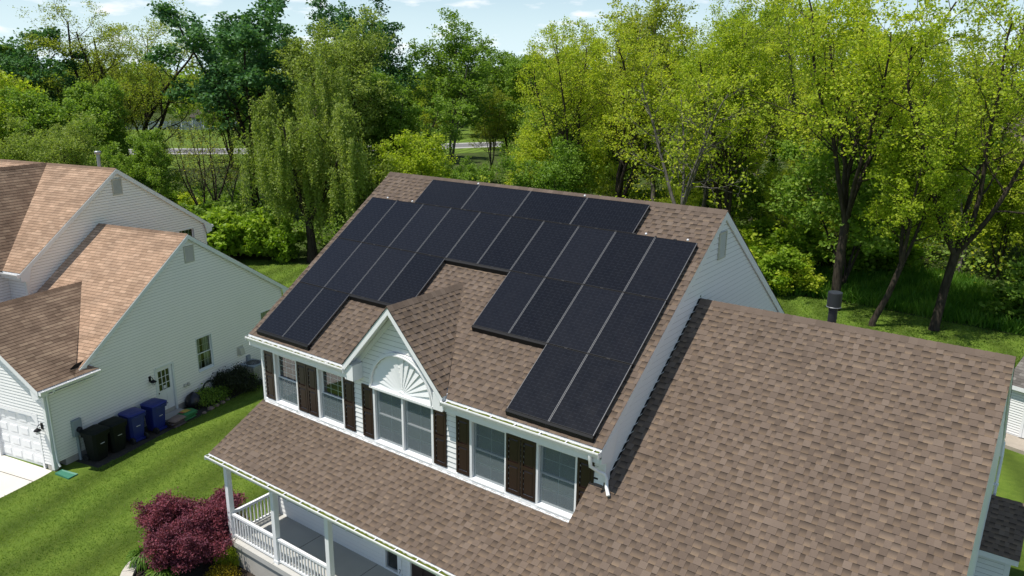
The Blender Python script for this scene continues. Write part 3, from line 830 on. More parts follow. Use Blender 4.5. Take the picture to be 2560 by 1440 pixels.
gl_ = [(10.30, GEY + .4, .2), (10.30, .24, .2), (10.30, .24, gz(.24) - .13), (10.30, GEY + .4, gz(GEY + .4) - .13)]
mb = MB(); lapped(mb, (10.30, 0, 0), (0, -1, 0), (0, 0, 1), [gl_], LAP, 'siding'); put('wall', mb, M['siding'], house)
mb = MB(); lapped(mb, (10.3, GEY + .4, 0), (1, 0, 0), (0, 0, 1), [[(10.3, GEY + .4, .2), (GWX, GEY + .4, .2), (GWX, GEY + .4, gz(GEY + .4) - .13), (10.3, GEY + .4, gz(GEY + .4) - .13)]], LAP, 'siding'); put('wall', mb, M['siding'], house)
mb = MB(); mb.box(GWX - .09, GBY - .45, .2, GWX + .022, GBY - .33, 4.62); mb.box(GWX - .09, GEY + .38, .2, GWX + .022, GEY + .48, gz(GEY + .4) - .2); put('trim', mb, M['trim'], house)
mb = MB(); mb.tube([(GWX + .05, GBY + .06, zgb(GBY) - .12), (GWX + .05, GBY - .02, 4.30), (GWX + .07, GBY - .27, 4.12), (GWX + .07, GBY - .27, 2.0), (GWX + .07, GBY - .27, .3)], .038, 6)
mb.box(GWX + .022, GBY - .33, 3.30, GWX + .12, GBY - .21, 3.34)
put('downspout', mb, M['gutter'], house)
# little bump-out with its own roof on the far side of the garage
mb = MB()
bx0, bx1, by0, by1, bym = GWX + .01, 17.45, 7.75, 10.1, 9.25
zr, ze = 3.10, 2.34
lapped(mb, (bx0, by0, ze), (1, 0, 0), Vector((0, bym - by0, zr - ze)).normalized(), [[(bx0, by0, ze), (bx1, by0, ze), (bx1, bym, zr), (bx0, bym, zr)]], .143, 'lam', 41)
lapped(mb, (bx1, by1, ze + .3), (-1, 0, 0), Vector((0, bym - by1, zr - ze - .3)).normalized(), [[(bx1, by1, ze + .3), (bx0, by1, ze + .3), (bx0, bym, zr), (bx1, bym, zr)]], .143, 'lam', 42)
bump = put('bump_out_roof', mb, M['roof'], house)
mb = MB(); mb.box(bx0, by0 + .01, ze - .15, bx1 - .01, by0 + .035, ze - .01)
mb.prism([(by0 + .036, ze - .15), (bym, zr - .02), (by1, ze + .28), (by1, ze - .15)], fn, bx1 - .045, bx1 - .015)
put('fascia', mb, M['trim'], bump)
mb = MB(); lapped(mb, (bx0, by0 + .22, 0), (1, 0, 0), (0, 0, 1), [[(bx0, by0 + .22, .2), (17.28, by0 + .22, .2), (17.28, by0 + .22, ze + .04), (bx0, by0 + .22, ze + .04)]], LAP, 'siding')
lapped(mb, (17.28, by0 + .22, 0), (0, 1, 0), (0, 0, 1), [[(17.28, by0 + .22, .2), (17.28, by1 - .2, .2), (17.28, by1 - .2, ze + .3), (17.28, by0 + .22, ze + .04)]], LAP, 'siding'); put('wall', mb, M['siding'], house)
mb = MB(); mb.box(17.19, by0 + .196, .2, 17.305, by0 + .30, ze); put('trim', mb, M['trim'], house)
# black flue behind the garage ridge
mb = MB(); mb.tube([(13.30, 5.0, 7.5), (13.30, 5.0, 8.62)], .092, 20)
fl = put('flue', mb, M['flue'], house)
mb = MB(); mb.lathe([(.0, .33), (.140, .325), (.146, .31), (.146, .02), (.135, .0), (.0, .0)], 32, (13.30, 5.0, 8.40), False)
put('flue_cap', mb, M['flue'], fl)
mb = MB(); mb.lathe([(.147, .0), (.152, .0), (.152, .018), (.147, .018)], 24, (13.30, 5.0, 8.395)); put('flue_band', mb, M['galv'], fl)

# front porch
PT = (4.26 - 3.33) / (.21 + 1.60)
pz = lambda y: 4.262 + PT * (y - .21)
PEY = -1.58; PX0, PX1 = -.29, 10.26
N_ = lambda x, y: (x, y, pz(y))
mb = MB(); lapped(mb, N_(PX0, PEY), SU, slopevec(0, 1, PT), [[N_(PX0, PEY), N_(PX1, PEY), N_(PX1, .21), N_(PX0, .21)]], .143, 'lam', 51)
proof = put('porch_roof', mb, M['roof'], house)
mb = MB(); slab(mb, N_(PX0 + .01, PEY + .01), N_(PX1, PEY + .01), N_(PX1, .20), N_(PX0 + .01, .20), .08)
mb.prism([(PEY, pz(PEY) - .015), (.2, pz(.2) - .015), (.2, pz(.2) - .17), (PEY, pz(PEY) - .17)], fn, PX0 - .012, PX0 + .008)
mb.prism([(PEY, pz(PEY) - .03), (PEY + .45, pz(PEY + .45) - .1), (PEY + .30, 3.15), (PEY, 3.18)], fn, PX0 - .016, PX0 + .012)
mb.box(PX0 + .012, PEY, 3.19, PX1, PEY + .02, pz(PEY) - .014)
mb.box(PX0 + .012, PEY + .02, 3.165, PX1, .22, 3.185)
mb.box(-.07, -1.34, 3.10, PX1, -1.19, 3.164)
put('fascia', mb, M['trim'], proof)
gutter(PX0 - .02, PX1, PEY - .002, pz(PEY) - .03, house, moss=(.014, .045), seed=9)
mb = MB(); mb.box(-.22, -1.42, .63, 10.29, .235, .79); put('porch_floor', mb, M['slab'], house)
mb = MB(); mb.box(-.16, -1.35, 0.0, 10.28, .24, .628); put('porch_foundation', mb, M['concrete'], house)
mb = MB()
for x in (1.86, 4.05): mb.box(x, -1.40, .788, x + .012, .22, .793)
put('floor_joint', mb, M['gravel'], house)
for px in (-.10, 1.86, 3.93):
    mb = MB(); mb.bbox(px, -1.335, .79, px + .14, -1.195, 3.10, .006)
    mb.box(px - .015, -1.35, .79, px + .155, -1.18, .87)
    put('porch_post', mb, M['trim'], house)
mb = MB(); mb.bbox(-.10, .09, .79, .03, .225, 3.164, .006); put('porch_post', mb, M['trim'], house)
def railing(a, b, n):
    a = Vector(a); b = Vector(b); mb = MB()
    up = Vector((0, 0, 1))
    mb.bar(a + up * .70, b + up * .70, .075, .065); mb.bar(a + up * .655, b + up * .655, .04, .03); mb.bar(a + up * .075, b + up * .075, .05, .06)
    for k in range(n):
        p = a + (b - a) * ((k + .5) / n); d = (b - a).normalized()
        mb.bar(p + up * .105, p + up * .64, .034, .034, (d.x, d.y, 0))
    return put('porch_railing', mb, M['trim'], house)
railing((.04, -1.265, .79), (1.86, -1.265, .79), 15); railing((2.0, -1.265, .79), (3.93, -1.265, .79), 16)
railing((-.03, -1.195, .79), (-.03, .09, .79), 11)
# front door group
mb = MB(); mb.box(4.30, FY - .04, .80, 4.36, FY + .05, 1.60); mb.box(4.79, FY - .04, .80, 4.93, FY + .05, 1.60); mb.box(4.36, FY - .04, 1.54, 4.79, FY + .05, 1.60); mb.box(4.36, FY - .04, .80, 4.79, FY + .05, .86)
sl = put('side_window', mb, M['trim'], house)
mb = MB(); mb.face([(4.36, FY + .02, .86), (4.79, FY + .02, .86), (4.79, FY + .02, 1.54), (4.36, FY + .02, 1.54)]); put('glass', mb, M['glass'], sl, fix=False)
mb = MB(); mb.box(4.36, FY + .045, .86, 4.79, FY + .05, 1.54); put('interior', mb, M['room'], sl)
mb = MB(); mb.box(4.40, FY + .008, .91, 4.415, FY + .016, 1.50); mb.box(4.735, FY + .008, .91, 4.75, FY + .016, 1.50); put('muntins', mb, M['galv'], sl)
mb = MB()                                              # house number 7 on the white casing
mb.box(4.838, FY - .046, .985, 4.898, FY - .0395, 1.0); mb.mesh([(4.882, FY - .046, .986), (4.898, FY - .046, .986), (4.868, FY - .046, .875), (4.852, FY - .046, .875), (4.882, FY - .0395, .986), (4.898, FY - .0395, .986), (4.868, FY - .0395, .875), (4.852, FY - .0395, .875)],
        [(0, 1, 2, 3), (7, 6, 5, 4), (0, 4, 5, 1), (1, 5, 6, 2), (2, 6, 7, 3), (3, 7, 4, 0)])
put('house_number', mb, M['black'], sl)
mb = MB(); mb.box(5.15, FY - .05, .80, 5.25, FY + .05, 2.95); mb.box(6.10, FY - .05, .80, 6.20, FY + .05, 2.95); mb.box(5.25, FY - .05, 2.86, 6.10, FY + .05, 2.95)
dr = put('front_door', mb, M['trim'], house)
mb = MB(); mb.box(5.25, FY, .80, 6.10, FY + .045, 2.86)
for a, b in ((5.34, 5.63), (5.72, 6.01)):
    for c, d in ((.95, 1.45), (1.6, 2.4)): mb.box(a, FY - .012, c, b, FY - .001, d)
put('leaf', mb, M['darkdoor'], dr)
mb = MB(); mb.lathe([(0, .03), (.03, .02), (.03, -.02), (0, -.03)], 10, (6.03, FY - .05, 1.75)); put('handle', mb, M['galv'], dr)

# black roller shade hanging under the porch beam
sh = thing('roller_shade', 'long black rolled shade hung under the white porch beam', 'shade', (3.5, -1.08, 2.72))
mb = MB(); mb.tube([(1.95, -1.08, 2.68), (5.02, -1.08, 2.68)], .05, 10); put('roll', mb, M['black'], sh)
for x in (2.28, 3.08, 4.45):
    mb = MB(); mb.box(x, -1.14, 2.62, x + .035, -1.02, 3.1); put('bracket', mb, M['whiteplastic'], sh)

# ------------------------------------------------------------------ solar modules
PM = Matrix.Translation((0, 0, 6.45)) @ Matrix.Rotation(math.atan(TP), 4, 'X')
PW, PH = 1.04, 1.7775
def module(u, v, w, h, label, land=False):
    o = bpy.data.objects.new('solar_panel', None); COL.objects.link(o)
    o.matrix_world = PM @ T((u, v, 0)); WORLD[o.name] = PM @ T((u, v, 0))
    tag(o, label, 'solar panel', 'solar panels on the house roof')
    return o
fr_mb = {}; me_cache = {}
def panel_parts(o, w, h, land):
    key = (round(w, 3), round(h, 3), land)
    if key not in me_cache:
        f = MB(); t = .010
        f.box(0, 0, -.036, t, h, 0); f.box(w - t, 0, -.036, w, h, 0); f.box(t, 0, -.036, w - t, t, 0); f.box(t, h - t, -.036, w - t, h, 0)
        a = put('frame', f, M['frame'], o, PM @ T(o['uv'])); 
        a.data.materials.append(M['black'])
        for q in a.data.polygons: q.material_index = 1 if q.index >= 12 else 0
        c = MB()
        uv = [(0, 0), (w, 0), (w, h), (0, h)] if not land else [(0, 0), (0, w), (h, w), (h, 0)]
        c.face([(t, t, -.004), (w - t, t, -.004), (w - t, h - t, -.004), (t, h - t, -.004)], uv)
        b = put('cells', c, M['cell'], o, PM @ T(o['uv']))
        k = MB(); k.box(t, t, -.034, w - t, h - t, -.012); d = put('backsheet', k, M['black'], o, PM @ T(o['uv']))
        me_cache[key] = (a.data, b.data, d.data)
    else:
        for nm, me in zip(('frame', 'cells', 'backsheet'), me_cache[key]):
            q = bpy.data.objects.new(nm, me); COL.objects.link(q); q.parent = o
ORD = ['first', 'second', 'third', 'fourth', 'fifth', 'sixth', 'seventh', 'eighth', 'ninth', 'tenth']
def add_panel(u, v, w, h, label, land=False):
    o = module(u, v, w, h, label, land); o['uv'] = (u, v, 0.0); panel_parts(o, w, h, land); del o['uv']
gp_ = .017
for k in range(4): add_panel(1.696 + k * 1.7685 + gp_ / 2, 3 * PH + gp_ / 2, 1.7685 - gp_, 1.0254 - gp_, f'black solar panel lying sideways under the ridge, {ORD[k]} from the willow end', True)
for k in range(10): add_panel(k * PW + gp_ / 2, 2 * PH + gp_ / 2, PW - gp_, PH - gp_, f'upright black solar panel, {ORD[k]} of the ten-panel row from the willow end')
for k in range(4): add_panel(k * PW + gp_ / 2, PH + gp_ / 2, PW - gp_, PH - gp_, f'upright black solar panel, {ORD[k]} of four in the row above the dormer, willow side')
for k in range(4): add_panel((6 + k) * PW + gp_ / 2, PH + gp_ / 2, PW - gp_, PH - gp_, f'upright black solar panel, {ORD[k]} of four beside the dormer ridge, garage side')
for k, n in ((0, 'outer'), (1, 'inner')): add_panel(k * PW + gp_ / 2, gp_ / 2, PW - gp_, PH - gp_, f'{n} one of the two black solar panels above the gutter, neighbour side')
for k, n in ((8, 'inner'), (9, 'outer')): add_panel(k * PW + gp_ / 2, gp_ / 2, PW - gp_, PH - gp_, f'{n} one of the two black solar panels above the gutter, garage side')
def skirt(u0, u1, v, label):
    o = thing('panel_skirt', label, 'panel skirt', tuple(PM @ Vector(((u0 + u1) / 2, v, -.1))), 0, 'black skirts along the lower panel edges')
    mb = MB(); mb.mesh([(u0, v - .095, -.130), (u1, v - .095, -.130), (u1, v - .055, -.012), (u0, v - .055, -.012), (u1, v - .002, .004), (u0, v - .002, .004), (u1, v - .005, -.125), (u0, v - .005, -.125)],
                       [(0, 1, 2, 3), (3, 2, 4, 5), (5, 4, 6, 7), (7, 6, 1, 0), (0, 3, 5, 7), (1, 6, 4, 2)])
    put('shell', mb, M['black'], o, PM)
skirt(0, 2 * PW, 0, 'black skirt under the two lowest panels on the neighbour side')
skirt(2 * PW, 4 * PW, PH, 'black skirt under two panels just above the dormer peak')
skirt(4 * PW, 6 * PW, 2 * PH, 'black skirt in the notch above the dormer ridge')
skirt(6 * PW, 8 * PW, PH, 'black skirt under two panels beside the dormer, garage side')
skirt(8 * PW, 10 * PW, 0, 'black skirt under the two lowest panels on the garage side')
rails = thing('panel_rails', 'dark mounting rails between roof shingles and solar panels', 'mounting rails', tuple(PM @ Vector((5, 3, -.12))))
mb = MB()
for (u0, u1, vs) in ((.02, 10.38, (2 * PH + .012, 3 * PH - .03)), (.02, 4.14, (PH + .012,)), (6.26, 10.38, (PH + .012,)), (.02, 2.06, (.06,)), (8.34, 10.38, (.06,)), (1.72, 8.75, (3 * PH + .2, 3 * PH + .98))):
    for v in vs: mb.box(u0, v - .022, -.125, u1, v + .022, -.038)
put('rail', mb, M['black'], rails, PM)
mb = MB()
for v, us in ((3 * PH, range(1, 10)), (2 * PH, range(1, 10)), (PH, (1, 2, 3, 7, 8, 9))):
    for k in us:
        mb.box(k * PW - .022, v - .018, -.03, k * PW + .022, v + .018, .006); 
        mb.box(k * PW + .45, v - .012, -.03, k * PW + .53, v + .012, .004)
put('clamp', mb, M['black'], rails, PM)
mb = MB()
for (u, v) in ((.62, 3 * PH + .035), (1.62, 3 * PH + .03), (9.1, 3 * PH + .04), (10.15, 3 * PH + .03), (3.4, 3 * PH + 1.05), (6.9, 3 * PH + 1.06)): mb.lathe([(0, .03), (.026, .024), (.03, 0), (0, -.03)], 8, (u, v, 0))
put('end_cap', mb, M['whiteplastic'], rails, PM)

# ------------------------------------------------------------------ neighbour's house (turned 13 degrees)
NA = R(13.0)
NF = Matrix.Rotation(NA, 4, 'Z')                       # builder frame: x = e (towards us), y = g (to the back)
def nw(e, g_, z=0.0): return NF @ Vector((e, g_, z))
nb = thing('neighbour_house', 'cream sided house with tan shingle roofs and a garage wing', 'house', tuple(nw(-13, 6)), NA)
EW = -9.36
sF, sB = .705, .633
wzf = lambda g_: 6.97 - sF * (6.76 - g_); wzb = lambda g_: 6.97 - sB * (g_ - 6.76)
ER, EL = -9.24, -14.12
GF, GB = 1.30, 12.42
mb = MB()
A = lambda e, g_: (e, g_, wzf(g_)); B = lambda e, g_: (e, g_, wzb(g_))
lapped(mb, A(EL, GF), (1, 0, 0), slopevec(0, 1, sF), [[A(EL, GF), A(ER, GF), A(ER, 6.76), A(EL, 6.76)]], .135, 'strip', 61)
lapped(mb, B(ER, GB), (-1, 0, 0), slopevec(0, -1, sB), [[B(ER, GB), B(EL, GB), B(EL, 6.76), B(ER, 6.76)]], .135, 'strip', 62)
ridge_caps(mb, (EL, 6.76, 6.97), (ER, 6.76, 6.97), (0, -1), (0, 1), sF, sB, 8, w=.14)
wr = put('wing_roof', mb, M['roof2'], nb, NF)
fn = lambda a, b, d: (d, a, b)
def rakes(parent, x0, x1, rid, fr_, bk, h, boxf=.45):
    mb = MB()
    mb.prism([(fr_[0], fr_[1] - .014), (rid[0], rid[1] - .014), (rid[0], rid[1] - h), (fr_[0], fr_[1] - h)], fn, x0, x1)
    mb.prism([(rid[0], rid[1] - .014), (bk[0], bk[1] - .014), (bk[0], bk[1] - h), (rid[0], rid[1] - h)], fn, x0, x1)
    sB_ = (rid[1] - bk[1]) / (bk[0] - rid[0]); sF_ = (rid[1] - fr_[1]) / (rid[0] - fr_[0])
    mb.prism([(bk[0], bk[1] - .04), (bk[0] - boxf, bk[1] + sB_ * boxf - h), (bk[0] - boxf * .7, bk[1] - .40), (bk[0], bk[1] - .30)], fn, x0 - .003, x1 + .003)
    mb.prism([(fr_[0], fr_[1] - .04), (fr_[0] + boxf, fr_[1] + sF_ * boxf - h), (fr_[0] + boxf * .7, fr_[1] - .40), (fr_[0], fr_[1] - .30)], fn, x0 - .003, x1 + .003)
    return put('rake_board', mb, M['trim2'], parent, NF)
rakes(wr, ER - .012, ER + .02, (6.76, 6.97), (GF, wzf(GF)), (GB, wzb(GB)), .19)
mb = MB()
slab(mb, A(EL, GF + .01), A(ER - .014, GF + .01), A(ER - .014, 6.76), A(EL, 6.76), .10); slab(mb, B(EL, 6.76), B(ER - .014, 6.76), B(ER - .014, GB - .01), B(EL, GB - .01), .10)
put('roof_deck', mb, M['trim2'], wr, NF)
# gable wall with openings for the window, the far window and the door
def hwall(e, g0, g1, z0, z1): return [(e, g0, z0), (e, g1, z0), (e, g1, z1), (e, g0, z1)]
Wi = (6.70, 7.57, 1.22, 2.65); W2 = (10.52, 11.40, 1.25, 2.70); Do = (4.60, 5.44, .12, 2.09)
pieces = []
gs = [.15, Do[0], Do[1], Wi[0], Wi[1], W2[0], W2[1], 12.05]
ztop = 2.72
for a, b in zip(gs[:-1], gs[1:]):
    opn = [q for q in (Do, Wi, W2) if abs(q[0] - a) < 1e-6]
    if opn:
        q = opn[0]
        pieces.append(hwall(EW, a, b, .27, q[2]) if q[2] > .3 else None); pieces.append(hwall(EW, a, b, q[3], ztop))
    else: pieces.append(hwall(EW, a, b, .27, ztop))
pieces = [p for p in pieces if p]
pieces += [[(EW, 1.0, ztop), (EW, 12.05, ztop), (EW, 12.05, wzb(12.05) - .1), (EW, 6.76, 6.87), (EW, 1.0, wzf(1.0) - .10)], [(EW, .15, ztop), (EW, 1.0, ztop), (EW, 1.0, 2.90), (EW, .15, 2.90)]]
NLAP = .112
mb = MB(); lapped(mb, (EW, 0, 0), (0, 1, 0), (0, 0, 1), pieces, NLAP, 'siding'); put('wall', mb, M['siding2'], nb, NF)
mb = MB(); lapped(mb, (EW, 12.05, 0), (-1, 0, 0), (0, 0, 1), [[(EW, 12.05, .27), (-22, 12.05, .27), (-22, 12.05, 3.5), (EW, 12.05, 3.5)]], NLAP, 'siding'); put('wall', mb, M['siding2'], nb, NF)
mb = MB(); mb.box(-22, .6, 0, EW - .03, 12.02, .27); put('foundation', mb, M['concrete'], nb, NF)
def nside(g_, z): return Matrix(((0, -1, 0, EW), (1, 0, 0, g_), (0, 0, 1, z), (0, 0, 0, 1)))
window(nb, NF @ nside(Wi[0], Wi[2]), Wi[1] - Wi[0], Wi[3] - Wi[2], 2, screen=None, grid=(4, 2), curtain='open', jamb='trim2', depth=.07)
window(nb, NF @ nside(W2[0], W2[2]), W2[1] - W2[0], W2[3] - W2[2], 2, screen=None, grid=(4, 2), curtain=True, jamb='trim2', depth=.07)
louver(nb, NF @ nside(6.57, 5.83) @ T((0, -.018, 0)), .50, .65)
# side door
DFm = NF @ nside(Do[0], Do[2])
mb = MB(); w, h = Do[1] - Do[0], Do[3] - Do[2]
mb.box(-.05, -.035, 0, .035, .10, h); mb.box(w - .035, -.035, 0, w + .05, .10, h); mb.box(.035, -.035, h - .04, w - .035, .10, h + .04)
d = put('side_door', mb, M['trim2'], nb, DFm)
mb = MB(); x0, x1 = .035, w - .035; gz0, gz1 = .98, 1.80
mb.box(x0, .045, 0.02, x1, .085, gz0); mb.box(x0, .045, gz1, x1, .085, h - .04); mb.box(x0, .045, gz0, x0 + .11, .085, gz1); mb.box(x1 - .11, .045, gz0, x1, .085, gz1)
for a, b in ((x0 + .10, x0 + .33), (x1 - .33, x1 - .10)):
    for c, e in ((.14, .42), (.50, .86)): mb.box(a, .036, c, b, .046, e)
for k in range(4):
    a = x0 + .11 + (x1 - x0 - .22) * k / 3; mb.box(a - .009, .04, gz0, a + .009, .06, gz1)
    c = gz0 + (gz1 - gz0) * k / 3; mb.box(x0 + .11, .041, c - .009, x1 - .11, .059, c + .009)
put('leaf', mb, M['door'], d, DFm)
mb = MB(); mb.face([(x0 + .1, .064, gz0), (x1 - .1, .064, gz0), (x1 - .1, .064, gz1), (x0 + .1, .064, gz1)]); put('glass', mb, M['glass'], d, DFm, False)
mb = MB(); mb.box(x0 + .1, .078, gz0, x1 - .1, .083, gz1); put('interior', mb, M['room'], d, DFm)
mb = MB(); mb.lathe([(.0, .035), (.032, .02), (.032, -.02), (0, -.035)], 10, (x0 + .06, .02, .93)); put('handle', mb, M['black'], d, DFm)
mb = MB(); mb.box(x0 + .11 + .235, .054, gz0 + .04, x0 + .11 + .34, .062, gz0 + .17); put('sticker', mb, M['whiteplastic'], d, DFm)
mb = MB(); mb.box(EW - .02, Do[0] - .1, 0, EW + .42, Do[1] + .1, .11); put('door_step', mb, M['concrete'], nb, NF)
# things fixed to the wall
def lamp(parent, fr, name='wall_lamp'):
    mb = MB(); mb.box(-.05, -.03, -.10, .05, 0, .12)
    mb.tube([(0, -.02, .02), (0, -.10, .09), (0, -.17, .07), (0, -.19, .0)], .012, 6)
    a = put(name, mb, M['black'], parent, fr)
    mb = MB(); mb.lathe([(.012, .05), (.03, .03), (.115, -.04), (.118, -.055), (.03, -.05)], 14, (0, -.19, -.03)); put('lamp_shade', mb, M['black'], a, fr)
    mb = MB()
    for k in range(6):
        q = k * math.pi / 3; mb.tube([(.06 * math.cos(q), -.19 + .06 * math.sin(q), -.08), (.075 * math.cos(q), -.19 + .075 * math.sin(q), -.15), (.03 * math.cos(q), -.19 + .03 * math.sin(q), -.22)], .006, 4)
    put('cage', mb, M['black'], a, fr)
    mb = MB(); mb.lathe([(0, 0), (.04, -.01), (.045, -.07), (.02, -.10), (0, -.10)], 10, (0, -.19, -.08)); put('bulb', mb, M['whiteplastic'], a, fr)
lamp(nb, NF @ nside(4.32, 1.80))
mb = MB(); mb.bbox(EW, .93, .93, EW + .13, 1.27, 1.52, .01)
me_ = put('electric_meter', mb, M['greybox'], nb, NF)
mb = MB(); mb.prism([(1.12 + .10 * math.cos(k * math.pi / 9), 1.15 + .10 * math.sin(k * math.pi / 9)) for k in range(18)], fn, EW + .13, EW + .17)
mb.prism([(1.12 + .075 * math.cos(k * math.pi / 9), 1.15 + .075 * math.sin(k * math.pi / 9)) for k in range(18)], fn, EW + .17, EW + .23); put('meter_dial', mb, M['flue'], me_, NF)
mb = MB(); mb.tube([(EW + .06, 1.08, .95), (EW + .06, 1.08, 0.0)], .05, 8); put('conduit', mb, M['greybox'], me_, NF)
mb = MB(); mb.bbox(EW, 1.42, .55, EW + .10, 1.72, .95, .01); put('utility_box', mb, M['greybox'], nb, NF)
mb = MB(); mb.mesh([(EW, 8.96, 1.22), (EW, 9.26, 1.22), (EW, 9.26, 1.55), (EW, 8.96, 1.55), (EW + .20, 8.99, 1.20), (EW + .20, 9.23, 1.20), (EW + .13, 9.23, 1.50), (EW + .13, 8.99, 1.50)], [(0, 3, 2, 1), (4, 5, 6, 7), (0, 1, 5, 4), (1, 2, 6, 5), (2, 3, 7, 6), (3, 0, 4, 7)])
mb.box(EW, 8.92, 1.18, EW + .03, 9.30, 1.58); put('exhaust_hood', mb, M['vent'], nb, NF)
mb = MB(); mb.bbox(EW, 9.42, .78, EW + .12, 9.62, 1.02, .01); put('disconnect_box', mb, M['greybox'], nb, NF)
for gq in (5.90, 6.08):
    mb = MB(); mb.lathe([(0, .07), (.06, .06), (.065, -.02), (.04, -.05), (.0, -.05)], 10, (EW + .07, gq, .93)); put('pipe_outlet', mb, M['vent'], nb, NF)
# garage wing with a front gable
GE, GZR = -12.36, 5.27
EG, zEG = -9.06, 3.09
gs_ = (GZR - zEG) / (EG - GE)
GFR = -.22
zg_ = lambda e: GZR - gs_ * abs(e - GE)
gv = lambda z: 6.76 - (6.97 - z) / sF
mb = MB()
C_ = lambda e, g_: (e, g_, zg_(e))
EC = -9.36
lapped(mb, C_(EG, GFR), (0, 1, 0), slopevec(-1, 0, gs_), [[C_(EG, GFR), C_(EG, 1.15), (GE, gv(GZR), GZR), C_(GE, GFR)], [C_(EG, 1.15), C_(EG, 2.08), C_(EC + .02, 1.80), C_(EC + .02, 1.15)]], .135, 'strip', 71)
eg2 = 2 * GE - EG
lapped(mb, C_(eg2, GFR), (0, -1, 0), slopevec(1, 0, gs_), [[C_(eg2, 1.3), C_(eg2, GFR), C_(GE, GFR), (GE, gv(GZR), GZR)]], .135, 'strip', 72)
ridge_caps(mb, (GE, GFR, GZR), (GE, gv(GZR) + .05, GZR), (-1, 0), (1, 0), gs_, gs_, 9, w=.15)
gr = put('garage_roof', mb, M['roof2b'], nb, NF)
fx = lambda a, b, d: (a, d, b)
mb = MB()
mb.prism([(GE, GZR - .014), (EG, zEG - .014), (EG, zEG - .20), (GE, GZR - .20)], fx, GFR + .0, GFR + .03)
mb.prism([(GE, GZR - .014), (eg2, zEG - .014), (eg2, zEG - .20), (GE, GZR - .20)], fx, GFR + .0, GFR + .03)
mb.prism([(EG, zEG - .04), (EG - .42, zg_(EG - .42) - .2), (EG - .32, zEG - .40), (EG, zEG - .26)], fx, GFR + .031, GFR + .36)
slab(mb, C_(EG - .02, GFR + .031), C_(EG - .02, 2.02), C_(EW, 1.9), (EW, GFR + .031, zg_(EW)), .09)
slab(mb, C_(EW - .02, GFR + .031), C_(EW - .02, 1.0), (GE, gv(GZR), GZR), C_(GE, GFR + .031), .09)
slab(mb, C_(eg2, GFR + .031), C_(eg2, 1.0), (GE - .01, gv(GZR), GZR), C_(GE - .01, GFR + .031), .09)
mb.box(EW + .02, .12, zEG - .24, EG - .02, 2.0, zEG - .22)
put('rake_board', mb, M['trim'], gr, NF)
mb = MB(); mb.mesh([(EW + .018, 1.15, zg_(EW) - .02), (EW + .018, 2.0, zg_(EW) - .02), (EW + .018, 1.9, zg_(EW) + .16), (EW + .018, 1.45, zg_(EW) + .12), (EW - .02, 1.15, zg_(EW) - .02), (EW - .02, 2.0, zg_(EW) - .02), (EW - .02, 1.9, zg_(EW) + .16), (EW - .02, 1.45, zg_(EW) + .12)],
                 [(0, 1, 2, 3), (7, 6, 5, 4), (0, 4, 5, 1), (1, 5, 6, 2), (2, 6, 7, 3)]); put('flashing', mb, M['black'], gr, NF)
# eave gutter along the garage side: trough built along x, turned to run along g
gf = NF @ Matrix(((0, -1, 0, EG), (1, 0, 0, 0), (0, 0, 1, 0), (0, 0, 0, 1)))
gutter(GFR + .02, 2.06, .0, zEG - .025, nb, step=.9, fr=gf)
mb = MB(); mb.tube([(EG + .06, .30, zEG - .14), (EG + .02, .30, 2.86), (EW + .06, .24, 2.76), (EW + .06, .24, .35), (EW + .16, .24, .16)], .036, 8); put('downspout', mb, M['trim2'], nb, NF)
mb = MB(); mb.box(EW - .10, .128, .05, EW + .024, .27, 2.90); put('trim', mb, M['trim2'], nb, NF)
# garage front
GD = (-12.05, -9.88, 1.90)
mb = MB(); fw = .15
fp = [[(GD[1], fw, .2), (EW, fw, .2), (EW, fw, GD[2]), (GD[1], fw, GD[2])], [(-12.62, fw, .2), (GD[0], fw, .2), (GD[0], fw, GD[2]), (-12.62, fw, GD[2])], [(-15.36, fw, .2), (-14.84, fw, .2), (-14.84, fw, GD[2]), (-15.36, fw, GD[2])],
      [(-15.36, fw, GD[2]), (EW, fw, GD[2]), (EW, fw, zg_(EW) - .1), (GE, fw, GZR - .1), (-15.36, fw, zg_(-15.36) - .1)]]
lapped(mb, (-15.36, fw, 0), (1, 0, 0), (0, 0, 1), fp, NLAP, 'siding'); put('wall', mb, M['siding'], nb, NF)
mb = MB(); lapped(mb, (-15.36, fw, 0), (0, -1, 0), (0, 0, 1), [[(-15.36, fw, .2), (-15.36, 3.4, .2), (-15.36, 3.4, 2.9), (-15.36, fw, 2.9)]], NLAP, 'siding'); put('wall', mb, M['siding2'], nb, NF)
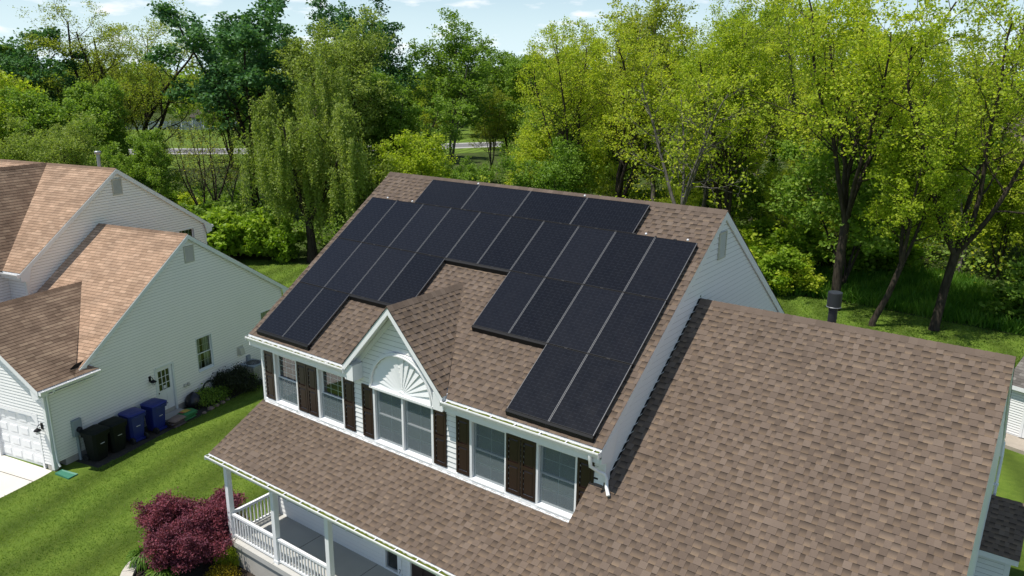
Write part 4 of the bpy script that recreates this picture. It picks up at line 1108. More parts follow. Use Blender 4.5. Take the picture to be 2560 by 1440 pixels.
def garage_door(x0, x1):
    mb = MB(); mb.box(x0 - .09, fw - .03, 0, x0, fw + .12, GD[2]); mb.box(x1, fw - .03, 0, x1 + .09, fw + .12, GD[2]); mb.box(x0 - .09, fw - .03, GD[2], x1 + .09, fw + .12, GD[2] + .10)
    for s, x in ((1, x0), (-1, x1)): mb.prism([(x, GD[2] - .26), (x + s * .22, GD[2]), (x, GD[2])], fx, fw - .028, fw + .10)
    f = put('garage_door', mb, M['trim'], nb, NF)
    mb = MB(); hh = GD[2] / 4; W = x1 - x0; n = 4
    for r in range(4):
        mb.box(x0, fw + .08, r * hh + .004, x1, fw + .11, (r + 1) * hh - .004)
        for k in range(n):
            a = x0 + W * k / n + .07; b = x0 + W * (k + 1) / n - .07; z0, z1 = r * hh + .09, (r + 1) * hh - .09
            mb.mesh([(a, fw + .081, z0), (b, fw + .081, z0), (b, fw + .081, z1), (a, fw + .081, z1), (a + .035, fw + .060, z0 + .035), (b - .035, fw + .060, z0 + .035), (b - .035, fw + .060, z1 - .035), (a + .035, fw + .060, z1 - .035)],
                    [(0, 1, 5, 4), (1, 2, 6, 5), (2, 3, 7, 6), (3, 0, 4, 7), (4, 5, 6, 7)])
    put('door_leaf', mb, M['door'], f, NF)
garage_door(GD[0], GD[1]); garage_door(-14.80, -12.66)
lamp(nb, NF @ T((-9.62, fw - .01, 1.62)))
mb = MB(); mb.box(EW - .30, fw - .012, .0, EW + .01, fw + .10, .20); put('foundation', mb, M['concrete'], nb, NF)
# tall block behind with its own gable and a front cross gable
UE, UG, UZ = -14.10, 7.85, 9.13
UF, UB = 3.10, 12.82
uF = (UZ - 5.69) / (UG - UF); uB = (UZ - 5.94) / (UB - UG)
uzf = lambda g_: UZ - uF * (UG - g_); uzb = lambda g_: UZ - uB * (g_ - UG)
UX = -13.99; UW = -26.0
CE, CT = -18.16, 1.075
A2 = lambda e, g_: (e, g_, uzf(g_)); B2 = lambda e, g_: (e, g_, uzb(g_))
ce = CE + (UZ - uzf(UF)) / CT; ce2 = 2 * CE - ce
mb = MB()
lapped(mb, A2(UW, UF), (1, 0, 0), slopevec(0, 1, uF), [[A2(ce, UF), A2(UX, UF), A2(UX, UG), A2(CE, UG)], [A2(UW, UF), A2(ce2, UF), A2(CE, UG), A2(UW, UG)]], .135, 'strip', 81)
lapped(mb, B2(UX, UB), (-1, 0, 0), slopevec(0, -1, uB), [[B2(UX, UB), B2(UW, UB), B2(UW, UG), B2(UX, UG)]], .135, 'strip', 82)
ridge_caps(mb, (UW, UG, UZ), (UX, UG, UZ), (0, -1), (0, 1), uF, uB, 10, w=.14)
ur = put('main_roof', mb, M['roof2'], nb, NF)
mb = MB()
K = lambda e, g_: (e, g_, UZ - CT * abs(e - CE))
lapped(mb, K(ce, 1.6), (0, 1, 0), slopevec(-1, 0, CT), [[K(ce, 1.6), K(ce, UF), K(CE, UG), K(CE, 1.6)]], .135, 'strip', 83)
lapped(mb, K(ce2, 1.6), (0, -1, 0), slopevec(1, 0, CT), [[K(ce2, UF), K(ce2, 1.6), K(CE, 1.6), K(CE, UG)]], .135, 'strip', 84)
ridge_caps(mb, (CE, 1.6, UZ + .01), (CE, UG, UZ + .01), (-1, 0), (1, 0), CT, CT, 11, w=.16)
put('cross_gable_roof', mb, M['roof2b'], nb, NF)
rakes(ur, UX - .012, UX + .02, (UG, UZ), (UF, uzf(UF)), (UB, uzb(UB)), .20)
mb = MB()
slab(mb, A2(ce, UF + .01), A2(UX - .014, UF + .01), A2(UX - .014, UG), A2(CE, UG), .10); slab(mb, B2(UW, UG), B2(UX - .014, UG), B2(UX - .014, UB - .01), B2(UW, UB - .01), .10)
mb.box(ce - .3, UF + .0, uzf(UF) - .25, UX - .014, UF + .02, uzf(UF) - .015); mb.box(ce - .3, UF + .02, uzf(UF) - .27, UX - .014, 3.40, uzf(UF) - .25)
mb.box(UW, UB - .02, uzb(UB) - .25, UX - .014, UB, uzb(UB) - .015)
put('roof_deck', mb, M['trim'], ur, NF)
gutter(ce - .2, UX + .01, UF, uzf(UF) - .03, nb, step=.9, fr=NF)
gutter(-UX - .01, -UW, -UB, uzb(UB) - .03, nb, step=.9, fr=NF @ Matrix.Rotation(math.pi, 4, 'Z'))
wq = (9.95 + .90, 11.80, 4.55, 5.95)
ug = [[(UE, 3.38, .3), (UE, wq[0], .3), (UE, wq[0], 5.5), (UE, 3.38, 5.5)], [(UE, wq[0], .3), (UE, wq[1], .3), (UE, wq[1], wq[2]), (UE, wq[0], wq[2])], [(UE, wq[1], .3), (UE, 12.5, .3), (UE, 12.5, wq[3]), (UE, wq[1], wq[3])],
      [(UE, 3.38, 5.5), (UE, wq[0], 5.5), (UE, wq[0], uzb(wq[0]) - .1), (UE, UG, UZ - .1), (UE, 3.38, uzf(3.38) - .1)], [(UE, wq[0], wq[3]), (UE, 12.5, wq[3]), (UE, 12.5, uzb(12.5) - .1), (UE, wq[0], uzb(wq[0]) - .1)]]
mb = MB(); lapped(mb, (UE, 0, 0), (0, 1, 0), (0, 0, 1), ug, NLAP, 'siding'); put('wall', mb, M['siding2'], nb, NF)
mb = MB(); lapped(mb, (UW, 3.38, 0), (1, 0, 0), (0, 0, 1), [[(UW, 3.38, .3), (UE, 3.38, .3), (UE, 3.38, 5.5), (UW, 3.38, 5.5)]], NLAP, 'siding'); put('wall', mb, M['siding'], nb, NF)
mb = MB(); lapped(mb, (UE, 12.5, 0), (-1, 0, 0), (0, 0, 1), [[(UE, 12.5, .3), (UW, 12.5, .3), (UW, 12.5, 6.0), (UE, 12.5, 6.0)]], NLAP, 'siding'); put('wall', mb, M['siding2'], nb, NF)
mb = MB(); mb.box(UE - .1, 3.35, .3, UE + .022, 3.49, 5.45); mb.box(UE - .1, 12.40, .3, UE + .022, 12.53, 5.9); put('trim', mb, M['trim2'], nb, NF)
cw = [(ce - .15, 1.9, .3), (ce - .15, 3.38, .3), (ce - .15, 3.38, 5.5), (ce - .15, 1.9, 5.5)]
mb = MB(); lapped(mb, (ce - .15, 0, 0), (0, 1, 0), (0, 0, 1), [cw], NLAP, 'siding')
lapped(mb, (ce2 + .15, 1.9, 0), (1, 0, 0), (0, 0, 1), [[(ce2 + .15, 1.9, .3), (ce - .15, 1.9, .3), (ce - .15, 1.9, 5.6), (CE, 1.9, UZ - .1), (ce2 + .15, 1.9, 5.6)]], NLAP, 'siding'); put('wall', mb, M['siding'], nb, NF)
def uside(g_, z): return Matrix(((0, -1, 0, UE), (1, 0, 0, g_), (0, 0, 1, z), (0, 0, 0, 1)))
window(nb, NF @ uside(wq[0], wq[2]), wq[1] - wq[0], wq[3] - wq[2], 2, screen=None, grid=(4, 2), jamb='trim2', depth=.07)
louver(nb, NF @ uside(7.62, 8.02) @ T((0, -.018, 0)), .48, .68)
mb = MB(); mb.tube([(-15.45, 8.25, 8.6), (-15.45, 8.25, 9.64)], .075, 12)
f = put('flue', mb, M['galv'], nb, NF)
mb = MB(); mb.lathe([(0, .14), (.13, .13), (.14, .10), (.13, .03), (.085, 0), (0, 0)], 16, (-15.45, 8.25, 9.62)); put('flue_cap', mb, M['galv'], f, NF)

# driveway, side strip and planting beds
mb = MB()
mb.face([tuple(nw(e, g_, .008)) for e, g_ in [(-16, .30), (-16, -12), (-9.36, -12), (-9.36, -1.75), (-9.40, -.3), (-9.46, .12)]])
struct('driveway', mb, M['drive'], 'pale concrete driveway before the garage doors')
mb = MB()
for ea, ga, eb, gb in ((-16, -.62, -9.40, -.62), (-12.4, .1, -12.4, -12), (-16, -4.2, -9.36, -4.2)):
    dx = .012; mb.face([tuple(nw(e, g_, .012)) for e, g_ in ([(ea, ga - dx), (eb, gb - dx), (eb, gb + dx), (ea, ga + dx)] if ga == gb else [(ea - dx, ga), (ea + dx, ga), (eb + dx, gb), (eb - dx, gb)])])
struct('driveway_joints', mb, M['gravel'], 'dark joints between the driveway slabs')
mb = MB()
mb.face([tuple(nw(e, g_, .009)) for e, g_ in [(EW, .9), (-8.25, .9), (-8.22, 2.0), (-8.28, 3.0), (-8.30, 4.4), (-8.18, 5.4), (-8.30, 6.6), (-8.30, 9.0), (-8.3, 11.8), (EW, 11.8)]])
struct('side_bed', mb, M['gravel'], 'dark bare soil strip along the cream wall')

# ------------------------------------------------------------------ things in the side yard
def cart(name, e, g_, rz, mat, label, lid_open=False):
    o = thing(name, label, 'trash can', tuple(nw(e, g_)), NA + rz, 'wheeled bins along the cream wall')
    F = WORLD[o.name] @ Matrix.Diagonal((1.14, 1.16, 1.06, 1))
    mb = MB()                                          # +x is the handle side
    def ring(hx, hy, z, c=.07, ox=0.0):
        return [(ox + sx * (hx - (c if k else 0)), sy * (hy - (0 if k else c)), z) for sx, sy, ks in ((1, 1, (0, 1)), (-1, 1, (1, 0)), (-1, -1, (0, 1)), (1, -1, (1, 0))) for k in ks]
    rs = [ring(.20, .22, .05), ring(.225, .245, .30), ring(.26, .275, .86), ring(.30, .305, .88), ring(.305, .31, 1.0), ring(.27, .28, 1.0), ring(.25, .265, .84), ring(.19, .21, .10)]
    V = [p for r in rs for p in r]; Fc = []
    for i in range(len(rs) - 1):
        for k in range(8): Fc.append((i * 8 + k, i * 8 + (k + 1) % 8, (i + 1) * 8 + (k + 1) % 8, (i + 1) * 8 + k))
    Fc += [tuple(range(7, -1, -1)), tuple(range(56, 64))]
    mb.mesh(V, Fc)
    mb.box(.20, -.20, .05, .26, .20, .12)
    put('body', mb, mat, o, F)
    mb = MB()
    lr = [ring(.315, .318, 0), ring(.318, .32, .035), ring(.27, .27, .075), ring(.15, .16, .095)]
    V = [p for r in lr for p in r]; Fc = [(i * 8 + k, i * 8 + (k + 1) % 8, (i + 1) * 8 + (k + 1) % 8, (i + 1) * 8 + k) for i in range(3) for k in range(8)] + [tuple(range(7, -1, -1)), tuple(range(24, 32))]
    mb.mesh(V, Fc)
    LM = F @ T((0, 0, 1.003)) if not lid_open else F @ T((.36, 0, .985)) @ Matrix.Rotation(R(97), 4, 'Y') @ T((.315, 0, 0))
    put('lid', mb, mat, o, LM)
    mb = MB(); mb.tube([(.30, -.24, .97), (.36, -.24, 1.0), (.36, .24, 1.0), (.30, .24, .97)], .016, 6)
    put('handle', mb, mat if mat is M['binblack'] else M['binblue'], o, F)
    for s in (-1, 1):
        mb = MB(); mb.tube([(.22, s * .20, .115), (.22, s * .265, .115)], .115, 16); put('wheel', mb, M['rubber'], o, F)
    mb = MB(); mb.box(-.262, -.07, .62, -.256, .07, .635); mb.box(.262, -.08, .60, .268, .06, .615); put('label_strip', mb, M['whiteplastic'], o, F)
    return o
cart('trash_cart', -8.80, 1.38, R(182), M['binblack'], 'dark green-black wheeled bin standing next to the electric meter')
cart('trash_cart', -8.78, 2.10, R(177), M['binblack'], 'dark green-black wheeled bin standing beside the closed blue bin')
cart('recycling_cart', -8.83, 2.95, R(-5), M['binblue'], 'blue wheeled bin with its lid shut')
cart('recycling_cart', -8.80, 3.90, R(4), M['binblue'], 'blue wheeled bin with its lid hanging open')

def pillow(mb, cx, cy, z, lx, ly, h, rz, rg, n=8):
    V = []; c, s = math.cos(rz), math.sin(rz)
    for i in range(n + 1):
        for j in range(n + 1):
            a, b = i / n * 2 - 1, j / n * 2 - 1
            k = (1 - abs(a) ** 3.5) * (1 - abs(b) ** 3.5)
            x, y = a * lx / 2 * (1 - .07 * b * b), b * ly / 2 * (1 - .07 * a * a)
            V.append((cx + c * x - s * y, cy + s * x + c * y, z + h * (.25 + .75 * k ** .5) + rg.uniform(-.008, .008)))
    m = len(V)
    for i in range(n + 1):
        for j in range(n + 1):
            v = V[i * (n + 1) + j]; V.append((v[0], v[1], z + (.02 if 0 < i < n and 0 < j < n else h * .22)))
    F = []; q = lambda i, j: i * (n + 1) + j
    for i in range(n):
        for j in range(n):
            F.append((q(i, j), q(i + 1, j), q(i + 1, j + 1), q(i, j + 1))); F.append((m + q(i, j + 1), m + q(i + 1, j + 1), m + q(i + 1, j), m + q(i, j)))
    for i in range(n):
        F += [(q(i, 0), m + q(i, 0), m + q(i + 1, 0), q(i + 1, 0)), (q(i + 1, n), m + q(i + 1, n), m + q(i, n), q(i, n)), (q(0, i + 1), m + q(0, i + 1), m + q(0, i), q(0, i)), (q(n, i), m + q(n, i), m + q(n, i + 1), q(n, i + 1))]
    mb.mesh(V, F, True)
rg = random.Random(4)
NTH = ['lowest', 'middle', 'topmost']
for k in range(3):
    e, g_ = -8.52 + rg.uniform(-.03, .03), 5.12 + rg.uniform(-.03, .03)
    o = thing('garden_bag', f'green plastic garden bag, {NTH[k]} of the stack by the side door', 'bag', tuple(nw(e, g_, .01 + k * .105)), NA + rg.uniform(-.12, .12), 'green bags stacked by the side door')
    F = WORLD[o.name]; mb = MB(); pillow(mb, 0, 0, 0, .46, .72, .125, 0, rg); put('sack', mb, M['baggreen'], o, F)
    if k == 2:
        mb = MB(); mb.face([(-.14, -.22, .129), (.13, -.18, .129), (.13, .08, .131), (-.14, .05, .131)]); put('print', mb, M['bagyellow'], o, F)
        mb = MB(); mb.face([(-.12, -.30, .122), (.10, -.28, .124), (.10, -.19, .130), (-.12, -.23, .130)]); put('print', mb, M['bagred'], o, F)
for k in range(3):
    o = thing('mulch_bag', f'dark brown plastic mulch bag, {NTH[k]} of the pile beside the open blue bin', 'bag', tuple(nw(-8.42 + rg.uniform(-.05, .05), 4.52 + rg.uniform(-.04, .04), .01 + k * .10)), NA + rg.uniform(-.2, .2), 'dark bags piled by the open bin')
    F = WORLD[o.name]; mb = MB(); pillow(mb, 0, 0, 0, .44, .64, .12, 0, rg); put('sack', mb, M['bagbrown'] if k < 2 else M['stone'], o, F)
o = thing('rubbish_bag', 'slumped black plastic bag leaning on the cream wall', 'bag', tuple(nw(-9.05, 6.02)), NA)
mb = MB(); mb.lathe([(.0, .0), (.26, .02), (.33, .16), (.31, .34), (.22, .52), (.10, .62), (.05, .66), (.0, .68)], 12); 
for i, v in enumerate(mb.v): mb.v[i] = (v[0] * (1 + .12 * math.sin(7 * v[2] + i)), v[1] * (1 + .10 * math.cos(5 * v[2] + 2 * i)), v[2])
put('sack', mb, M['bagblack'], o, WORLD[o.name])
o = thing('garden_hose', 'dark hose coiled in loops against the cream wall', 'hose', tuple(nw(-9.15, 6.95, .45)), NA)
mb = MB(); pts = []
for k in range(130):
    a = k * .30; r = .30 + .03 * math.sin(k * .37); pts.append((.02 * math.sin(k), r * math.cos(a), r * math.sin(a) + .02))
pts += [(.1, .3, -.3), (.3, .5, -.42), (.5, .8, -.43), (.55, 1.2, -.43)]
mb.tube(pts, .014, 5); put('coil', mb, M['hose'], o, WORLD[o.name])
o = thing('air_conditioner', 'grey outdoor air conditioning unit beside the cream wall', 'air conditioner', tuple(nw(-8.88, 9.35)), NA)
F = WORLD[o.name]; mb = MB(); mb.bbox(-.38, -.40, .05, .38, .40, .10, .01, None); mb.box(-.34, -.36, .10, .34, .36, .72)
mb.bbox(-.38, -.40, .72, .38, .40, .80, .015); put('cabinet', mb, M['greybox'], o, F)
mb = MB()
for s in (-1, 1):
    for k in range(9): y = -.36 + k * .09; mb.box(s * .372 - .008, y - .012, .10, s * .372 + .008, y + .012, .72); mb.box(-.34 + k * .085 - .012, s * .392 - .008, .10, -.34 + k * .085 + .012, s * .392 + .008, .72)
for k in range(8): z = .14 + k * .078; mb.box(-.376, -.396, z, .376, -.384, z + .022); mb.box(-.376, .384, z, .376, .396, z + .022); mb.box(-.380, -.38, z, -.368, .38, z + .022); mb.box(.368, -.38, z, .380, .38, z + .022)
put('grille', mb, M['vent'], o, F)
mb = MB(); mb.lathe([(.0, .808), (.30, .806), (.31, .803)], 24); put('fan_opening', mb, M['black'], o, F)
mb = MB()
for k in range(5): mb.lathe([(.06 + k * .055, .818), (.068 + k * .055, .818), (.068 + k * .055, .812), (.06 + k * .055, .812), (.06 + k * .055, .818)], 20)
for k in range(6): a = k * math.pi / 6; mb.bar((-.31 * math.cos(a), -.31 * math.sin(a), .815), (.31 * math.cos(a), .31 * math.sin(a), .815), .012, .006)
put('fan_guard', mb, M['galv'], o, F)
o = thing('splash_block', 'green plastic splash block under the garage downspout', 'splash block', tuple(nw(-8.80, .12)), NA)
F = WORLD[o.name]; mb = MB(); mb.mesh([(-.35, -.13, .0), (.35, -.18, .0), (.35, .18, .0), (-.35, .13, .0), (-.35, -.13, .07), (.35, -.18, .05), (.35, .18, .05), (-.35, .13, .07), (-.30, -.09, .05), (.34, -.13, .02), (.34, .13, .02), (-.30, .09, .05)],
    [(0, 3, 2, 1), (0, 1, 5, 4), (2, 3, 7, 6), (3, 0, 4, 7), (1, 2, 6, 5), (4, 5, 9, 8), (5, 6, 10, 9), (6, 7, 11, 10), (7, 4, 8, 11), (8, 9, 10, 11)]); put('tray', mb, M['splash'], o, F)
def rock(mb, c, s, rg, flat=.6):
    n = 7; prof = [(.02, 0), (.8, .05), (1.0, .35), (.85, .75), (.45, .96), (.02, 1.0)]; k = len(mb.v)
    mb.lathe([(r * s, z * s * flat * 1.4) for r, z in prof], n, c, False)
    for i in range(k, len(mb.v)):
        v = mb.v[i]; mb.v[i] = (c[0] + (v[0] - c[0]) * rg.uniform(.8, 1.25), c[1] + (v[1] - c[1]) * rg.uniform(.8, 1.25), c[2] + (v[2] - c[2]) * rg.uniform(.85, 1.15))
STN = [(-8.30, 6.15, .15, 'largest'), (-8.34, 6.48, .13, 'flat'), (-8.30, 6.80, .12, 'pale'), (-8.36, 7.15, .10, 'small'), (-8.25, 5.75, .09, 'lone')]
for e, g_, s, wd in STN:
    o = thing('edging_stone', f'{wd} reddish stone edging the bed by the {"side door" if g_ < 6.3 else "hose" if g_ < 7 else "round bush"}', 'stone', tuple(nw(e, g_)), rg.random() * 6, 'stones edging the bed at the cream wall')
    mb = MB(); rock(mb, (0, 0, 0), s, rg); put('boulder', mb, M['stone'], o, WORLD[o.name])

# ------------------------------------------------------------------ foliage and trees
def quads_mesh(name, V, tone, mat):
    """V: (n, 4, 3) leaf corners, tone: (n,)"""
    n = len(V); me = bpy.data.meshes.new(name)
    me.vertices.add(n * 4); me.vertices.foreach_set('co', np.ascontiguousarray(V, dtype=np.float32).ravel())
    me.loops.add(n * 4); me.loops.foreach_set('vertex_index', np.arange(n * 4, dtype=np.int32))
    me.polygons.add(n); me.polygons.foreach_set('loop_start', np.arange(0, n * 4, 4, dtype=np.int32))
    try: me.polygons.foreach_set('loop_total', np.full(n, 4, dtype=np.int32))
    except Exception: pass
    uv = me.uv_layers.new(name='UVMap'); t = np.repeat(tone, 4)
    uv.data.foreach_set('uv', np.stack([t, np.zeros_like(t)], 1).astype(np.float32).ravel())
    me.materials.append(mat); me.update(calc_edges=True)
    return me
def leaves(C, size, rg, up=0.7, ratio=1.5, tone=None, droop=None):
    """leaf quads around the centres C (n, 3)"""
    n = len(C)
    nr = rg.normal(size=(n, 3)); nr[:, 2] += up; nr /= np.linalg.norm(nr, axis=1)[:, None]
    a = rg.normal(size=(n, 3))
    if droop is not None: a = a * droop + np.array([0, 0, -1.0])
    a -= nr * (a * nr).sum(1)[:, None]; a /= np.linalg.norm(a, axis=1)[:, None] + 1e-9
    b = np.cross(nr, a); s = size * rg.uniform(.65, 1.3, n)[:, None]
    V = np.stack([C - a * s * ratio / 2, C + b * s / 2 - a * s * .1, C + a * s * ratio / 2, C - b * s / 2 - a * s * .1], 1)
    if tone is None: tone = np.clip(rg.normal(.5, .22, n), 0, 1)
    return V, tone
def norm(v):
    return v / (np.linalg.norm(v) + 1e-9)
class Tree:
    """recursive limbs: every level spawns side limbs, the last one carries leaf tufts"""
    def __init__(self, seed, lv, tips=True):
        self.rg = np.random.default_rng(seed); self.lv = lv; self.mb = MB(); self.tuft = []
    def limb(self, p, d, Ln, r, k, bend=None):
        rg = self.rg; c = self.lv[k]; n = max(3, int(Ln / c['seg'])); pts = [p]; rad = [r]; dirs = [d]
        for i in range(n):
            d = norm(d + rg.normal(size=3) * c['wander'] + np.array([0, 0, c['up']]) + (bend if bend is not None else 0))
            p = p + d * (Ln / n); pts.append(p); dirs.append(d); rad.append(max(r * (1 - c['taper'] * (i + 1) / n), .006))
        self.mb.tube([tuple(q) for q in pts], rad, c['sides'], cap=False)
        if k + 1 < len(self.lv):
            m = c['kids'] if not callable(c['kids']) else c['kids'](Ln)
            ph = rg.uniform(0, 6.28)
            for j in range(m):
                t = c['t0'] + (1 - c['t0']) * (j + rg.uniform(.2, .8)) / m if m > 1 else 1.0
                i = min(int(t * n), n - 1); f = t * n - i
                q = pts[i] + (pts[i + 1] - pts[i]) * f; dd = dirs[i + 1]
                ph += 2.4 + rg.normal() * .35
                a = norm(np.cross(dd, [0.31, 0.92, 0.17] if abs(dd[2]) > .8 else [0, 0, 1.0])); b = np.cross(dd, a)
                an = c['ang'] * rg.uniform(.75, 1.25)
                nd = norm(dd * math.cos(an) + (a * math.cos(ph) + b * math.sin(ph)) * math.sin(an))
                L2 = Ln * c['ratio'] * rg.uniform(.7, 1.2) * (1.15 - .55 * t)
                self.limb(q, nd, max(L2, .25), max(rad[i] * c['rr'], .007), k + 1)
            if c.get('cont'): self.limb(pts[-1], dirs[-1], Ln * c['cont'], rad[-1], k + 1)
        else:
            for i in range(max(1, n // 2), n + 1): self.tuft.append((pts[i], dirs[i]))
    def build(self, name, bark, leafmat, nleaf, size, sigma, up=.7, ratio=1.5, keep=1.0, droop=None, strand=0.0, bias=0.0):
        rg = self.rg; tm = put('trunk', self.mb, bark, None, fix=False); me_t = tm.data; bpy.data.objects.remove(tm)
        tf = [x for x in self.tuft if rg.random() < keep] or self.tuft
        Pn = np.array([x[0] for x in tf]); k = max(1, nleaf // len(tf))
        tn = np.clip(rg.normal(.5, .16, len(tf)), 0, 1)
        if strand:                                     # hanging willow shoots
            C = []; tt = []
            for p, t in zip(Pn, tn):
                ln = strand * rg.uniform(.45, 1.2); ln = min(ln, max(.4, p[2] - .35)); m = max(3, int(k * ln / strand))
                z = np.linspace(0, 1, m); dr = rg.normal(size=2) * .16
                base = np.stack([p[0] + dr[0] * np.sqrt(z), p[1] + dr[1] * np.sqrt(z), p[2] + .12 * np.sin(z * 3) - ln * z], 1)
                C.append(base + rg.normal(size=(m, 3)) * sigma); tt.append(np.full(m, t))
            C = np.concatenate(C); tone = np.clip(np.concatenate(tt) + rg.normal(0, .12, len(C)), 0, 1)
        else:
            C = np.repeat(Pn, k, 0) + rg.normal(size=(len(Pn) * k, 3)) * np.array([sigma, sigma, sigma * .7])
            tone = np.clip(np.repeat(tn, k) + rg.normal(0, .13, len(C)), 0, 1)
        V, tone = leaves(C, size, rg, up, ratio, tone, droop)
        self.top = float(np.percentile(V[:, 0, 2], 99.3))
        return me_t, quads_mesh('crown', V, tone, leafmat), self.top
LV = dict(seg=.55, wander=.10, up=.03, taper=.6, sides=7, kids=5, t0=.35, ang=R(48), ratio=.55, rr=.5)
def lv(**k): q = dict(LV); q.update(k); return q
PROTO = {}
def proto(key, H, fn): PROTO[key] = (H, fn)
def make(key):
    H, f = PROTO[key]
    if callable(f): PROTO[key] = (H, f()); f = PROTO[key][1]
    return H, f
def place_tree(name, key, x, y, H, label, group, rz=0.0, sx=1.0, cat='tree', part='trunk'):
    mt, mc, H0 = make(key)[1]; s = H / H0
    o = thing(name, label, cat, (x, y, 0), rz, group); o.scale = (s * sx, s * sx, s)
    for nm, me in (('trunk', mt), ('crown', mc)):
        if me is None: continue
        c = bpy.data.objects.new(nm, me); COL.objects.link(c); c.parent = o
    return o

def vase(seed, leafm, bark='bark', H=18, nleaf=34000, size=.155, sigma=.23, forks=4, fz=.22, spread=.42, keep=1.0, r=.32, lean=(0, 0), kid=(7, 6, 5), up=.7, lowang=48):
    def f():
        t = Tree(seed, [lv(seg=.8, wander=.07, up=.06, taper=.72, sides=8, kids=kid[0], t0=.22, ang=R(lowang), ratio=.40, rr=.45),
                        lv(seg=.5, wander=.13, up=.05, taper=.75, sides=5, kids=kid[1], t0=.2, ang=R(48), ratio=.46, rr=.5),
                        lv(seg=.35, wander=.16, up=.04, taper=.7, sides=4, kids=kid[2], t0=.2, ang=R(46), ratio=.48, rr=.6),
                        lv(seg=.22, wander=.18, up=.03, taper=.6, sides=3)])
        z = H * fz; rg = t.rg
        top = np.array([lean[0] * z, lean[1] * z, z])
        mid = top * .5 + np.append(rg.normal(size=2) * .12, 0)
        t.mb.tube([(0, 0, -.1), (.0, .0, .25), tuple(mid), tuple(top)], [r * 1.35, r * 1.08, r * .95, r * .92], 10, cap=False)
        for j in range(forks):
            a = 6.283 * j / forks + rg.uniform(-.4, .4); s = spread * rg.uniform(.55, 1.25) if j else spread * .35
            d = norm(np.array([math.cos(a) * s + lean[0] * .5, math.sin(a) * s + lean[1] * .5, 1.0]))
            t.limb(top - np.array([0, 0, .15]), d, (H - z) * rg.uniform(.78, 1.0), r * rg.uniform(.52, .72), 0)
        return t.build('tree', M[bark], M[leafm], nleaf, size, sigma, up=up, keep=keep)
    return f
def dense(seed, leafm, bark='bark', H=18, nleaf=42000, size=.22, sigma=.34, r=.3, fz=.25, width=.34, n1=20):
    def f():
        t = Tree(seed, [lv(seg=.9, wander=.05, up=.04, taper=.85, sides=8, kids=n1, t0=fz, ang=R(62), ratio=width, rr=.36),
                        lv(seg=.5, wander=.12, up=.07, taper=.75, sides=5, kids=7, t0=.25, ang=R(52), ratio=.45, rr=.5),
                        lv(seg=.35, wander=.15, up=.05, taper=.7, sides=3, kids=4, t0=.2, ang=R(50), ratio=.5, rr=.6),
                        lv(seg=.25, wander=.18, up=.02, taper=.6, sides=3)])
        t.limb(np.array([0, 0, -.1]), np.array([.02, 0, 1.0]), H * .95, r, 0)
        return t.build('tree', M[bark], M[leafm], nleaf, size, sigma, up=.8)
    return f
def willow(seed, H=13, nleaf=46000, strand=3.2, leafm='leaf_pale', r=.3, spread=.5, size=.085):
    def f():
        t = Tree(seed, [lv(seg=.7, wander=.09, up=.05, taper=.7, sides=7, kids=7, t0=.25, ang=R(50), ratio=.42, rr=.45),
                        lv(seg=.45, wander=.16, up=.0, taper=.75, sides=5, kids=7, t0=.2, ang=R(52), ratio=.48, rr=.5),
                        lv(seg=.3, wander=.2, up=-.12, taper=.7, sides=3)])
        z = H * .22; rg = t.rg
        t.mb.tube([(0, 0, -.1), (.05, 0, z * .5), (.0, .1, z)], [r * 1.4, r, r * .9], 9, cap=False)
        for j in range(5):
            a = 6.283 * j / 5 + rg.uniform(-.3, .3); s = spread * rg.uniform(.5, 1.2)
            t.limb(np.array([0, .1, z - .1]), norm(np.array([math.cos(a) * s, math.sin(a) * s, 1.0])), (H - z) * rg.uniform(.65, .98), r * .6, 0)
        return t.build('willow', M['bark'], M[leafm], nleaf, size, .10, up=.3, ratio=2.4, droop=.8, strand=strand)
    return f
def shrub(seed, leafm, H=2.5, nleaf=9000, size=.11, sigma=.14, width=1.0, bark='bark', stems=9):
    def f():
        t = Tree(seed, [lv(seg=.3, wander=.16, up=.03, taper=.7, sides=4, kids=6, t0=.25, ang=R(42), ratio=.5, rr=.5),
                        lv(seg=.2, wander=.2, up=.0, taper=.6, sides=3, kids=4, t0=.2, ang=R(48), ratio=.5, rr=.6), lv(seg=.15, wander=.2, up=.0, taper=.6, sides=3)])
        for j in range(stems):
            a = 6.283 * j / stems + t.rg.uniform(-.3, .3); s = width * t.rg.uniform(.2, 1.0)
            t.limb(np.array([.08 * math.cos(a), .08 * math.sin(a), -.05]), norm(np.array([math.cos(a) * s, math.sin(a) * s, .9])), H * t.rg.uniform(.7, .95), .03, 0)
        return t.build('shrub', M[bark], M[leafm], nleaf, size, sigma, up=.7)
    return f
proto('lime_a', 18, vase(101, 'leaf_lime', H=18, forks=5, nleaf=26000, spread=.44, r=.24, fz=.27, size=.100, sigma=.17, kid=(10, 7, 4)))
proto('lime_b', 18, vase(102, 'leaf_lime', H=18, forks=4, nleaf=23000, spread=.30, r=.26, fz=.16, size=.100, sigma=.17, kid=(11, 7, 4)))
proto('lime_c', 18, vase(103, 'leaf_lime', 'barkgrey', H=18, forks=3, nleaf=22000, spread=.22, r=.24, fz=.20, size=.100, sigma=.17, kid=(12, 7, 4)))
proto('lime_low', 11, vase(104, 'leaf_lime', H=11, forks=3, nleaf=16000, spread=.5, r=.17, fz=.34, lean=(.28, .05), size=.098, sigma=.16, kid=(9, 7, 4)))
proto('lime_big', 17, vase(105, 'leaf_lime', 'bark', H=17, forks=5, nleaf=24000, spread=.48, r=.22, fz=.25, lean=(.09, 0), size=.100, sigma=.17, kid=(10, 7, 4)))
proto('olive_a', 19, vase(106, 'leaf_olive', H=19, forks=7, nleaf=42000, spread=.52, r=.34, fz=.15, sigma=.22, size=.098, kid=(10, 7, 4)))
